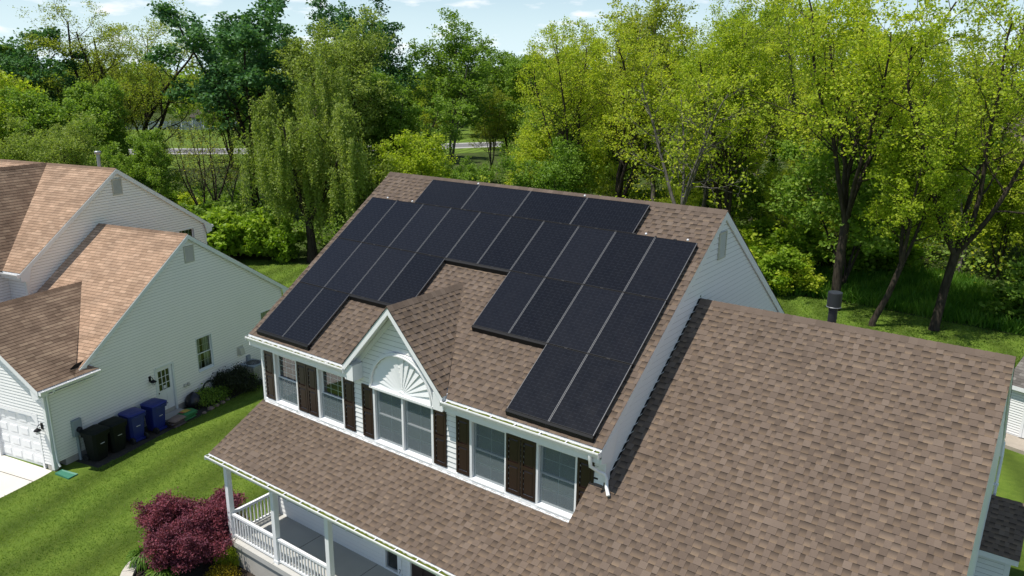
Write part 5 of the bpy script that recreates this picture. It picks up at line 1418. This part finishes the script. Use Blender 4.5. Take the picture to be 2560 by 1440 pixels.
proto('olive_b', 18, vase(107, 'leaf_olive', 'barkgrey', H=18, forks=4, nleaf=26000, spread=.30, r=.24, fz=.18, sigma=.22, size=.145, kid=(11, 7, 4)))
proto('bare', 14, vase(108, 'leaf_lime', 'barkgrey', H=14, forks=4, nleaf=3200, spread=.34, r=.20, fz=.3, keep=.22, size=.14, kid=(9, 7, 4)))
proto('twiggy', 10, vase(118, 'leaf_olive', 'bark', H=10, forks=4, nleaf=1800, spread=.42, r=.13, fz=.2, keep=.3, size=.11, kid=(9, 7, 4)))
proto('sapling', 9, vase(109, 'leaf_lime', H=9, forks=4, nleaf=15000, spread=.34, r=.10, fz=.08, sigma=.18, size=.120, kid=(10, 6, 3)))
proto('sapling_mid', 9, vase(110, 'leaf_mid', H=9, forks=4, nleaf=17000, spread=.40, r=.11, fz=.06, sigma=.22, size=.140, kid=(10, 6, 3)))
proto('dark_a', 19, vase(111, 'leaf_dark', H=19, forks=5, nleaf=30000, size=.20, sigma=.26, spread=.62, fz=.32, r=.30, kid=(9, 7, 4)))
proto('dark_b', 20, vase(112, 'leaf_dark', H=20, forks=5, nleaf=36000, size=.20, sigma=.28, spread=.34, fz=.22, r=.30, kid=(11, 7, 4)))
proto('mid_a', 17, dense(113, 'leaf_mid', H=17, nleaf=34000, size=.18, sigma=.30, width=.32, fz=.10, n1=24))
proto('mid_slim', 19, vase(114, 'leaf_mid', 'barkgrey', H=19, forks=3, nleaf=20000, size=.17, sigma=.26, spread=.13, fz=.16, r=.2, kid=(14, 6, 4), lowang=40))
proto('mid_b', 15, vase(115, 'leaf_mid', H=15, forks=5, nleaf=34000, size=.17, sigma=.25, spread=.5, fz=.10, r=.24, kid=(10, 6, 4)))
proto('willow_a', 13, willow(121, H=13, nleaf=95000, size=.078, spread=.8, strand=2.9))
proto('willow_b', 17, vase(122, 'leaf_pale', H=17, forks=6, nleaf=44000, size=.13, sigma=.24, spread=.40, fz=.14, r=.26, kid=(11, 7, 4)))
proto('willow_c', 7, willow(123, H=7, nleaf=20000, strand=3.0, r=.16, spread=.55, size=.09))
proto('shrub_bright', 2.6, shrub(131, 'leaf_bright', nleaf=14000, size=.13))
proto('shrub_mid', 2.6, shrub(132, 'leaf_mid', nleaf=12000, size=.13))
proto('shrub_lime', 3.2, shrub(133, 'leaf_lime', H=3.2, nleaf=9000, size=.14, sigma=.2))

G1 = 'trees at the edge of the back lawn'; G2 = 'trees in the wood behind the house'; G3 = 'trees behind the neighbour'; G4 = 'far trees across the road'
TREES = [
 ('maple_tree', 'lime_a', 6.83, 34.4, 18.6, 1.05, .4, 'big forked maple with a thick dark trunk behind the black flue', G1),
 ('maple_tree', 'lime_low', 9.3, 32.6, 10.8, 1.0, .2, 'small leaning maple with a slim dark trunk on the lawn edge', G1),
 ('maple_tree', 'lime_big', 12.16, 33.9, 17.5, 1.05, .3, 'wide maple with a pale trunk leaning over the tall grass', G1),
 ('maple_tree', 'lime_b', -2.1, 39.8, 18.5, 1.0, 1.3, 'yellow-green maple just behind the gable peak of the brown roof', G2),
 ('bare_tree', 'bare', -3.9, 35.8, 14.2, 1.0, 2.0, 'nearly bare grey tree with a few leaf tufts above the roof ridge', G2),
 ('maple_tree', 'lime_c', -5.2, 43.0, 18.6, 1.0, 3.1, 'straight grey-trunked maple between the bare tree and the peak', G2),
 ('maple_tree', 'lime_b', -11.4, 41.0, 18.2, 1.05, 4.2, 'tall yellow-green maple rising above the second ridge panel', G2),
 ('maple_tree', 'lime_a', -15.9, 40.7, 16.8, .95, 5.0, 'broad yellow-green maple forked low behind the third ridge panel', G2),
 ('maple_tree', 'olive_b', -15.6, 55.8, 20.4, 1.1, .7, 'tallest olive-tinted maple deep in the wood', G2),
 ('maple_tree', 'lime_c', 1.6, 46.0, 19.0, 1.0, 1.0, 'slender maple behind the big forked maple', G2),
 ('maple_tree', 'olive_b', 11.4, 50.0, 15.8, 1.1, 2.2, 'olive-tinted maple beyond the tall grass', G2),
 ('maple_tree', 'lime_b', 17.2, 47.0, 15.0, 1.1, 2.9, 'yellow-green maple beyond the grey shed', G2),
 ('maple_tree', 'lime_a', 3.1, 62.0, 17.0, 1.0, 3.7, 'maple in the back rows behind the leaning maple', G2),
 ('maple_tree', 'lime_c', -7.3, 60.0, 20.0, 1.0, 4.4, 'high narrow maple in the back rows behind the roof peak', G2),
 ('green_tree', 'mid_a', -8.0, 50.0, 14.5, 1.1, 5.1, 'mid green tree filling the gap beside the bare tree', G2),
 ('green_tree', 'mid_b', -20.5, 46.0, 11.0, 1.0, .9, 'low dark green tree behind the ridge over the panels', G2),
 ('olive_tree', 'olive_b', -24.5, 58.0, 17.0, 1.1, 1.6, 'pale olive tree left of the tall maples, seen over the ridge', G2),
 ('green_tree', 'mid_a', -36.8, 66.5, 15.0, 1.1, 2.4, 'mid green tree in the dip of the skyline', G2),
 ('slim_tree', 'mid_slim', -42.5, 57.4, 19.4, 1.25, 3.3, 'slim pointed tree standing alone on the skyline', G2),
 ('dark_tree', 'dark_b', -52.3, 53.1, 21.2, 1.2, 4.0, 'tall dark round-topped tree between willow and slim tree', G3),
 ('dark_tree', 'mid_b', -33.6, 39.4, 12.8, 1.1, 5.2, 'bluish dark green tree beside the willows', G3),
 ('dark_tree', 'dark_a', -45.8, 32.7, 19.4, 1.25, .6, 'dense dark green tree with a bare forked trunk beyond the neighbour', G3),
 ('willow_tree', 'willow_b', -36.9, 35.9, 17.6, 1.15, 1.2, 'tall pale willow with an olive rounded top', G3),
 ('willow_tree', 'willow_a', -26.2, 23.2, 13.0, .95, 2.6, 'weeping willow hanging down to the back lawn', G3),
 ('willow_tree', 'willow_c', -24.0, 27.5, 7.2, 1.1, 3.9, 'small weeping willow beside the roof edge', G3),
 ('bare_tree', 'olive_a', -61.0, 29.0, 20.4, 1.2, 4.6, 'wide sparse olive tree with dark fanned limbs on the skyline', G3),
 ('dark_tree', 'dark_a', -68.0, 19.0, 18.4, 1.2, 5.6, 'dark green tree at the picture edge above the tan roof', G3),
 ('green_tree', 'mid_b', -47.1, 16.2, 11.4, 1.1, .3, 'rounded mid green tree rising above the tan ridge', G3),
 ('green_tree', 'willow_b', -40.5, 13.0, 9.8, 1.1, 2.0, 'low leafy tree close behind the tan roof corner', G3),
 ('green_tree', 'olive_b', -56.0, 15.0, 13.0, 1.3, 1.1, 'bushy green tree behind the rounded one', G3),
 ('green_tree', 'mid_b', -41.0, 19.2, 8.6, .9, 3.0, 'leafy tree beside the grey flue pipe', G3),
 ('bare_tree', 'twiggy', -40.0, 23.5, 9.0, 1.0, 1.9, 'twiggy bare tree in the brush behind the cream gable', G3),
 ('bare_tree', 'twiggy', -43.5, 27.0, 10.0, 1.0, 5.9, 'crooked bare tree in front of the far road', G3),
]
for nm, key, x, y, H, sx, rz, lab, gr_ in TREES: place_tree(nm, key, x, y, H, lab, gr_, rz, sx)
rg = random.Random(77)
def fill(n, box, keys, hr, lab, gr_, nm='maple_tree', avoid=2.2):
    got = [(t[2], t[3]) for t in TREES]; k = 0
    for _ in range(3000):
        if k >= n: break
        x, y = rg.uniform(*box[0]), rg.uniform(*box[1])
        if x < -35 and -.665 < (y + 11.8) / (x - 17) < -.515: continue          # the open view to the road and the fence
        if any((x - a) ** 2 + (y - b) ** 2 < avoid ** 2 for a, b in got): continue
        got.append((x, y)); k += 1
        place_tree(nm, rg.choice(keys), x, y, rg.uniform(*hr), lab, gr_, rg.uniform(0, 6.28), rg.uniform(.9, 1.2))
fill(12, ((-24, 6), (46, 84)), ['lime_b', 'lime_c', 'olive_b', 'mid_a'], (14, 19.5), 'crowded yellow-green tree deep in the wood behind the brown roof', 'crowded trees deep in the wood', avoid=5)
fill(9, ((6, 40), (52, 95)), ['lime_b', 'lime_a', 'olive_b', 'mid_a'], (12, 16.5), 'crowded tree deep in the wood behind the tall grass', 'crowded trees behind the tall grass', avoid=5)
fill(20, ((-70, -24), (60, 118)), ['mid_a', 'olive_b', 'mid_b', 'lime_b', 'willow_b'], (11, 16), 'green tree in the far rows under the skyline dip', 'far rows under the skyline dip', 'green_tree', avoid=6)
fill(18, ((-125, -66), (18, 62)), ['olive_b', 'mid_a', 'mid_b', 'olive_a'], (11, 15.5), 'green tree in the far rows behind the sparse olive tree', 'far rows behind the sparse tree', 'green_tree', avoid=6)
fill(7, ((-78, -46), (4, 22)), ['mid_a', 'mid_b', 'olive_b', 'sapling', 'willow_b'], (9, 13), 'leafy tree in the thicket above the tan roof', 'thicket above the tan roof', 'green_tree', avoid=4)
fill(20, ((-24, 8), (36, 62)), ['sapling', 'sapling', 'sapling_mid', 'lime_c'], (6, 11), 'young yellow-green tree low in the wood behind the brown roof', 'young trees low in the wood', avoid=2.6)
fill(16, ((8, 34), (46, 70)), ['sapling', 'sapling', 'sapling_mid'], (5.5, 10), 'young tree low behind the tall grass', 'young trees behind the tall grass', avoid=2.6)
fill(12, ((-48, -20), (30, 60)), ['sapling_mid', 'sapling', 'bare', 'willow_b'], (5, 9.5), 'young green tree low behind the willows', 'young trees behind the willows', 'green_tree', avoid=2.6)
SHR = [('shrub_bright', -31.8, 20.6, 3.4, 1.15, 'bright lime shrub between the cream gable and the willow'), ('shrub_bright', -34.2, 20.0, 2.6, 1.1, 'lower bright shrub just behind the cream gable rake'),
       ('shrub_bright', -29.4, 22.0, 3.0, 1.0, 'green shrub under the hanging willow shoots'), ('shrub_mid', -37.5, 22.5, 3.0, 1.2, 'dull green shrub in the brush behind the neighbour'),
       ('shrub_mid', -21.8, 25.0, 3.0, 1.2, 'dark shrub at the foot of the small willow'), ('shrub_bright', -19.5, 25.2, 2.2, 1.0, 'small bright shrub at the brown roof edge'),
       ('shrub_lime', -1.0, 35.0, 3.4, 1.2, 'yellow-green shrub just behind the side gable'), ('shrub_bright', 1.6, 37.2, 2.6, 1.3, 'bright shrub beside the side gable'),
       ('shrub_lime', 3.4, 36.6, 2.2, 1.2, 'leafy sapling shrub near the broken stump'), ('shrub_bright', 0.2, 40.5, 3.2, 1.5, 'sunlit shrub in the clearing behind the side gable'),
       
       ('shrub_mid', 17.5, 39.0, 3.4, 1.3, 'shrub in the shade by the grey shed'), ('shrub_bright', 5.5, 47.5, 3.6, 1.6, 'sunlit shrub behind the thick maple trunk'),
       ('shrub_lime', -6.5, 33.0, 3.6, 1.2, 'yellow-green shrub above the ridge near the bare tree'), ('shrub_lime', -9.8, 33.5, 3.8, 1.2, 'yellow-green shrub above the ridge over the fourth wide panel'),
       ('shrub_mid', -13.5, 33.5, 3.6, 1.2, 'green shrub above the ridge over the third wide panel'), ('shrub_bright', -17.5, 32.5, 3.2, 1.2, 'green shrub above the ridge over the first wide panel'),
       ('shrub_mid', -44.0, 21.0, 3.4, 1.3, 'shrub in the brush in front of the dense dark tree'), ('shrub_lime', -47.5, 25.0, 2.6, 1.3, 'yellowish shrub in front of the far road')]
for key, x, y, H, sx, lab in SHR: place_tree('wild_shrub', key, x, y, H, lab, 'shrubs along the edge of the wood', rg.uniform(0, 6.28), sx, 'shrub')

# low growth that nobody could count
def scatter_mass(name, pts, hts, seed, mat, size, per, sig, label):
    rg_ = np.random.default_rng(seed); n = len(pts)
    C = np.repeat(pts, per, 0); H = np.repeat(hts, per)
    z = H * np.sqrt(rg_.uniform(0, 1, len(C))); rr = sig * (1.0 - .45 * (z / np.maximum(H, .1)))
    C = np.stack([C[:, 0] + rg_.normal(size=len(C)) * rr, C[:, 1] + rg_.normal(size=len(C)) * rr, z + .05], 1)
    tn = np.clip(np.repeat(rg_.normal(.5, .2, n), per) + rg_.normal(0, .12, len(C)), 0, 1)
    V, tone = leaves(C, size, rg_, .8, 1.5, tn)
    o = bpy.data.objects.new(name, quads_mesh(name, V, tone, M[mat])); COL.objects.link(o)
    tag(o, label, 'undergrowth', None, 'stuff'); return o
def region(n, seed, box, ok):
    rg_ = np.random.default_rng(seed); P_ = []
    while len(P_) < n:
        x, y = rg_.uniform(*box[0]), rg_.uniform(*box[1])
        if ok(x, y): P_.append((x, y))
    return np.array(P_)
edge = lambda x: np.interp(x, [-40, -32, -28.5, -24, -20, -14, -6, .5, 4.5, 8, 12, 17, 28, 60], [18, 20, 22.5, 23.2, 24, 26, 30.5, 34.3, 42, 44.5, 44.5, 38, 37.5, 40])
p = region(520, 5, ((-24, 40), (25, 78)), lambda x, y: y > edge(x) + .6)
scatter_mass('undergrowth', p, np.random.default_rng(1).uniform(.8, 3.4, len(p)), 6, 'leaf_mid', .17, 75, .75, 'tangled green undergrowth on the floor of the wood')
p = region(330, 8, ((-24, 36), (27, 66)), lambda x, y: y > edge(x) + 1.2)
scatter_mass('undergrowth', p, np.random.default_rng(2).uniform(1.0, 5.5, len(p)), 9, 'leaf_lime', .16, 60, .8, 'yellow-green saplings and brush between the trunks')
p = region(420, 15, ((-78, -26), (14, 44)), lambda x, y: y > edge(x) + .8 and (x < -38 or y > 22.5) and not (x < -58 and y > 36))
scatter_mass('undergrowth', p, np.random.default_rng(3).uniform(.5, 2.6, len(p)), 16, 'leaf_mid', .17, 60, .8, 'mixed green brush behind the neighbouring house')
# tall unmown grass under the maples and short turf on the lawn
def blades(name, pts, h, w, seed, mat, label, lean=.35):
    rg_ = np.random.default_rng(seed); n = len(pts)
    a = rg_.uniform(0, 6.283, n); hh = h * rg_.uniform(.5, 1.3, n); ww = w * rg_.uniform(.7, 1.3, n)
    d = np.stack([np.cos(a), np.sin(a)], 1); l = rg_.normal(size=(n, 2)) * lean * hh[:, None]
    z0 = np.zeros(n)
    V = np.stack([np.stack([pts[:, 0] - d[:, 0] * ww, pts[:, 1] - d[:, 1] * ww, z0], 1), np.stack([pts[:, 0] + d[:, 0] * ww, pts[:, 1] + d[:, 1] * ww, z0], 1),
                  np.stack([pts[:, 0] + l[:, 0] + d[:, 0] * ww * .25, pts[:, 1] + l[:, 1] + d[:, 1] * ww * .25, hh], 1), np.stack([pts[:, 0] + l[:, 0] - d[:, 0] * ww * .25, pts[:, 1] + l[:, 1] - d[:, 1] * ww * .25, hh], 1)], 1)
    f = np.sin((pts[:, 0] * .96 - pts[:, 1] * .28) * 2.6 + np.sin(pts[:, 1] * .7) * .8) * .22 + np.sin(pts[:, 0] * 1.9 + np.sin(pts[:, 1] * 1.3) * 1.5) * .12 + np.sin(pts[:, 1] * 2.7 + pts[:, 0]) * .08
    tone = np.clip(.5 + f + rg_.normal(0, .16, n), 0, 1)
    o = bpy.data.objects.new(name, quads_mesh(name, V, tone, M[mat])); COL.objects.link(o)
    tag(o, label, 'grass', None, 'stuff'); return o
edge0 = lambda x: np.interp(x, [-40, -32, -28.5, -24, -20, -14, -6, .5, 4.5, 8, 12, 17, 28, 60], [17.5, 19.5, 21.8, 22.4, 23.2, 25, 29.5, 33.2, 36.2, 36.4, 36.0, 35.6, 36.5, 38])
p = region(30000, 21, ((-2, 30), (33, 50)), lambda x, y: edge0(x) + .1 < y < edge(x) + 3)
blades('tall_grass', p, .60, .035, 22, 'blade_tall', 'tall lush grass growing beyond the mown lawn')
def in_lawn(x, y):
    q = NF.inverted() @ Vector((x, y, 0))
    if q.x < -8.25 and q.y > -.1: return False
    if q.x < -9.38 and q.y < .2: return False
    if -.25 < x < 10.4 and -1.45 < y < 11: return False
    return not ((x + .6) ** 2 + (y + 2.2) ** 2 < 1.8 ** 2 or (x > -.6 and x < 4 and -4.2 < y < -1.3))
p = region(80000, 23, ((-11, .5), (-9, 13)), in_lawn)
blades('turf', p, .038, .011, 24, 'blade', 'short mown grass blades on the side lawn', .6)
p = region(26000, 25, ((-34, -14), (12, 23)), lambda x, y: y < edge0(x))
blades('turf', p, .07, .02, 26, 'blade', 'short mown grass blades on the back lawn', .6)
p = region(26000, 27, ((2, 22), (24, 36.4)), lambda x, y: y < edge0(x) and not (x > 16.4 and y > 20))
blades('turf', p, .07, .02, 28, 'blade', 'short mown grass blades under the maples', .6)

# far wood across the road: one mass
rg_ = np.random.default_rng(31); Cs = []; tn = []
for _ in range(820):
    a = R(rg_.uniform(60, 205)); d = rg_.uniform(165, 330) if rg_.random() < .75 else rg_.uniform(330, 620)
    x, y = 17 + d * math.cos(a), -12 + d * math.sin(a)
    if -165 < x < -110 and 40 < y < 125 and d < 213: continue
    h = rg_.uniform(9, 15.5) + (d > 300) * 4; w = rg_.uniform(3.0, 6.0); n = int(210 if d < 330 else 120)
    v = rg_.normal(size=(n, 3)); v /= np.linalg.norm(v, axis=1)[:, None]; v *= (rg_.uniform(.5, 1, n) ** .5)[:, None]
    Cs.append(np.stack([x + v[:, 0] * w, y + v[:, 1] * w, h * .55 + v[:, 2] * h * .45], 1)); tn.append(np.clip(np.full(n, rg_.normal(.5, .25)) + rg_.normal(0, .1, n), 0, 1))
V, tone = leaves(np.concatenate(Cs), 1.05, rg_, .9, 1.3, np.concatenate(tn))
o = bpy.data.objects.new('far_woods', quads_mesh('far_woods', V, tone, M['leaf_mid'])); COL.objects.link(o)
tag(o, 'distant green wood along the horizon', 'woods', None, 'stuff')

# ------------------------------------------------------------------ planting bed before the porch
struct('planting_bed', (lambda mb: (mb.face([(-.6 + 1.62 * math.cos(a), -2.2 + 1.62 * math.sin(a), .010) for a in [R(95 + k * 8) for k in range(23)]] + [(-.6, -4.6, .010), (4.0, -4.6, .010), (4.0, -1.3, .010), (-.2, -1.3, .010), (-.5, -.58, .010)]), mb)[1])(MB()), M['mulch'], 'dark mulch bed between the porch and the pale edging')
o = thing('paver_border', 'curved pale block edging around the red maple bed', 'edging', (-.6, -2.2, 0))
for k in range(17):
    a = R(100 + k * 9.6); mb = MB(); a1 = a + R(9.2)
    r0_, r1_ = 1.50, 1.82
    q = [(-.6 + r * math.cos(t), -2.2 + r * math.sin(t)) for r, t in ((r0_, a), (r1_, a), (r1_, a1), (r0_, a1))]
    mb.mesh([(x, y, 0) for x, y in q] + [(x, y, .115) for x, y in q], [(3, 2, 1, 0), (4, 5, 6, 7), (0, 1, 5, 4), (1, 2, 6, 5), (2, 3, 7, 6), (3, 0, 4, 7)])
    put('block', mb, M['paver'], o)
def redmaple():
    t = Tree(201, [lv(seg=.2, wander=.22, up=.02, taper=.7, sides=5, kids=7, t0=.25, ang=R(50), ratio=.55, rr=.55), lv(seg=.14, wander=.25, up=-.05, taper=.7, sides=4, kids=6, t0=.15, ang=R(55), ratio=.55, rr=.55), lv(seg=.1, wander=.2, up=-.16, taper=.6, sides=3)])
    t.mb.tube([(0, 0, -.05), (.03, 0, .25), (.0, .03, .5)], [.08, .065, .06], 7, cap=False)
    for j in range(9):
        a = 6.283 * j / 9 + t.rg.uniform(-.2, .2); s = t.rg.uniform(.5, 1.5)
        t.limb(np.array([0, .03, .45]), norm(np.array([math.cos(a) * s, math.sin(a) * s, .8])), 1.15 * t.rg.uniform(.8, 1.15), .035, 0)
    return t.build('maple', M['bark'], M['leaf_red'], 95000, .027, .075, up=.5, ratio=2.0, droop=.9)
PROTO['redmaple'] = (1.9, redmaple)
place_tree('red_maple', 'redmaple', -1.05, -1.80, 1.66, 'mounded dark red laceleaf maple beside the porch', None, .5, 1.10)
PROTO['goldshrub'] = (1.0, shrub(211, 'leaf_lime', H=1.0, nleaf=5200, size=.045, sigma=.07, width=.7, stems=8))
place_tree('garden_shrub', 'goldshrub', .06, -1.58, .72, 'small golden-green shrub at the corner of the porch', None, 0, .62, 'shrub')
PROTO['yew'] = (1.1, shrub(212, 'leaf_yew', H=1.05, nleaf=16000, size=.045, sigma=.10, width=1.2, stems=16))
p = nw(-8.80, 7.95); place_tree('yew_bush', 'yew', p.x, p.y, 1.05, 'dark rounded evergreen bush beside the air conditioner', None, 0, .95, 'shrub')
PROTO['perennial'] = (.5, shrub(213, 'leaf_mid', H=.55, nleaf=1500, size=.06, sigma=.08, width=.8, stems=8))
for k, (e, g_, lab) in enumerate([(-8.75, 6.30, 'leafy plant behind the largest edging stone'), (-8.65, 6.75, 'leafy plant below the hose coil'), (-8.72, 7.22, 'leafy plant between the hose and the round bush'), (-9.0, 6.55, 'taller plant between black bag and hose'), (-8.55, 8.70, 'small plant at the air conditioner corner')]):
    p = nw(e, g_); place_tree('garden_plant', 'perennial', p.x, p.y, .55 + .12 * (k == 3), lab, 'plants in the bed at the cream wall', k, 1.0, 'plant')
def clump(name, x, y, label, n, h, spread, mat, seed, group=None):
    rg2 = np.random.default_rng(seed); o = thing(name, label, 'plant', (x, y, 0), 0, group); V = []; tn = []
    for _ in range(n):
        a = rg2.uniform(0, 6.283); out = spread * rg2.uniform(.25, 1.0); hh = h * rg2.uniform(.7, 1.1); w = .012 * rg2.uniform(.8, 1.4); d = np.array([math.cos(a), math.sin(a)]); s = np.array([-d[1], d[0]]); t_ = float(np.clip(rg2.normal(.5, .2), 0, 1))
        prof = [(0.03, 0), (.22, .62), (.55, .98), (.85, .86), (1.0, .55)]
        for i in range(4):
            (r0_, z0_), (r1_, z1_) = prof[i], prof[i + 1]; w0 = w * (1.0 if i else .7); w1 = w * (.9 if i < 3 else .15)
            p0, p1 = d * r0_ * out, d * r1_ * out
            V.append([[*(p0 - s * w0), z0_ * hh], [*(p0 + s * w0), z0_ * hh], [*(p1 + s * w1), z1_ * hh], [*(p1 - s * w1), z1_ * hh]]); tn.append(t_)
    c = bpy.data.objects.new('leaves', quads_mesh('leaves', np.array(V), np.array(tn), M[mat])); COL.objects.link(c); c.parent = o
clump('daylily', -1.70, -2.92, 'bright green arching daylily clump inside the pale edging', 420, .50, .55, 'lilyleaf', 1)
clump('daylily', -.80, -2.95, 'green daylily clump under the front of the red maple', 320, .36, .5, 'lilyleaf', 2)
PROTO['goldmound'] = (.35, shrub(214, 'leaf_gold', H=.30, nleaf=5000, size=.028, sigma=.05, width=1.0, stems=12))
place_tree('yellow_shrub', 'goldmound', .42, -1.98, .38, 'low bright yellow mound plant on the mulch before the porch', None, 0, 1.05, 'shrub')

# ------------------------------------------------------------------ grey shed at the edge of the view and far buildings
sd = thing('garden_shed', 'white shed with a grey roof at the picture edge', 'shed', (18.6, 22.0, 0), R(-18))
F = WORLD[sd.name]
mb = MB(); lapped(mb, (-1.9, -1.5, 0), (1, 0, 0), (0, 0, 1), [[(-1.9, -1.5, .15), (-1.3, -1.5, .15), (-1.3, -1.5, 2.2), (-1.9, -1.5, 2.2)], [(.3, -1.5, .15), (1.9, -1.5, .15), (1.9, -1.5, 2.2), (.3, -1.5, 2.2)], [(-1.3, -1.5, 2.0), (.3, -1.5, 2.0), (.3, -1.5, 2.2), (-1.3, -1.5, 2.2)]], .10, 'siding')
lapped(mb, (-1.9, 1.5, 0), (0, -1, 0), (0, 0, 1), [[(-1.9, 1.5, .15), (-1.9, -1.5, .15), (-1.9, -1.5, 2.2), (-1.9, 0, 3.1), (-1.9, 1.5, 2.2)]], .10, 'siding'); put('wall', mb, M['siding'], sd, F)
mb = MB(); lapped(mb, (-2.05, -1.7, 2.12), (1, 0, 0), slopevec(0, 1, .6), [[(-2.05, -1.7, 2.12), (2.05, -1.7, 2.12), (2.05, 0, 3.14), (-2.05, 0, 3.14)]], .14, 'strip', 91)
lapped(mb, (2.05, 1.7, 2.12), (-1, 0, 0), slopevec(0, -1, .6), [[(2.05, 1.7, 2.12), (-2.05, 1.7, 2.12), (-2.05, 0, 3.14), (2.05, 0, 3.14)]], .14, 'strip', 92); q = put('roof', mb, M['roof3'], sd, F)
mb = MB(); mb.box(-2.05, -1.72, 1.98, 2.05, -1.69, 2.13); slab(mb, (-2.04, -1.68, 2.12), (2.04, -1.68, 2.12), (2.04, 0, 3.12), (-2.04, 0, 3.12), .06); slab(mb, (-2.04, 0, 3.12), (2.04, 0, 3.12), (2.04, 1.68, 2.12), (-2.04, 1.68, 2.12), .06); put('fascia', mb, M['trim'], q, F)
for x0 in (-1.3, -.5):
    mb = MB(); mb.box(x0 + .01, -1.54, .18, x0 + .79, -1.49, 2.0); mb.box(x0 + .01, -1.565, .18, x0 + .10, -1.541, 2.0); mb.box(x0 + .70, -1.565, .18, x0 + .79, -1.541, 2.0); mb.box(x0 + .10, -1.565, 1.0, x0 + .70, -1.541, 1.09); put('shed_door', mb, M['door'], sd, F)
mb = MB(); mb.box(-2.1, -2.6, .0, 2.0, -1.45, .14); put('plank_ramp', mb, M['wood'], sd, F)

FA, FB = Vector((-166, 76)), Vector((-141, 99.5))
fe = thing('vinyl_fence', 'long pale vinyl fence beyond the far road', 'fence', ((FA.x + FB.x) / 2, (FA.y + FB.y) / 2, 0))
d = (FB - FA).normalized(); n = 14; nn = Vector((-d.y, d.x))
for k in range(n + 1):
    p = FA + (FB - FA) * k / n; mb = MB(); mb.bbox(p.x - .09, p.y - .09, 0, p.x + .09, p.y + .09, 2.15, .02); put('post', mb, M['whiteplastic'], fe)
mb = MB(); mb.bar((FA.x, FA.y, 1.0), (FB.x, FB.y, 1.0), .06, 1.9); put('panel', mb, M['greybox'], fe)
def farhouse(name, x, y, rz, w, dp, h, rh, wall, roofm, label, cat='house'):
    o = thing(name, label, cat, (x, y, 0), rz); F = WORLD[o.name]
    mb = MB(); mb.prism([(-dp / 2, 0), (dp / 2, 0), (dp / 2, h), (0, h + rh), (-dp / 2, h)], lambda a, b, d: (d, a, b), -w / 2, w / 2); put('wall', mb, M[wall], o, F)
    mb = MB(); k = rh / (dp / 2); e = .4
    for s in (-1, 1): mb.prism([(0, h + rh + .02), (s * (dp / 2 + e), h - e * k + .02), (s * (dp / 2 + e), h - e * k + .2), (0, h + rh + .22)], lambda a, b, d: (d, a, b), -w / 2 - e, w / 2 + e)
    put('roof', mb, M[roofm], o, F)
    for k in range(max(1, int(w / 3))):
        for z in ([1.0] if h < 4 else [1.0, 3.8]):
            xx = -w / 2 + w * (k + .5) / max(1, int(w / 3)); mb = MB(); mb.box(xx - .55, -dp / 2 - .06, z, xx + .55, -dp / 2 - .01, z + 1.4); wd = put('window', mb, M['trim'], o, F)
            mb = MB(); mb.box(xx - .46, -dp / 2 - .075, z + .09, xx + .46, -dp / 2 - .061, z + 1.31); put('pane', mb, M['room'], wd, F)
farhouse('far_shed', -158, 100, R(42), 6.0, 4.0, 2.4, 1.5, 'siding3', 'roof3', 'small grey gabled shed behind the pale fence', 'shed')
farhouse('far_house', -74, 124, R(38), 13, 8, 5.6, 3.2, 'siding', 'roof3', 'white house with a grey roof glimpsed beside the slim tree')
farhouse('far_house', -38, 112, R(20), 12, 8, 4.6, 3.0, 'siding', 'roof3', 'pale house glimpsed through the maples over the ridge')
farhouse('far_house', 12, 112, R(10), 13, 8, 5.6, 3.2, 'siding3', 'roof3', 'grey roofed house glimpsed behind the maples by the shed')
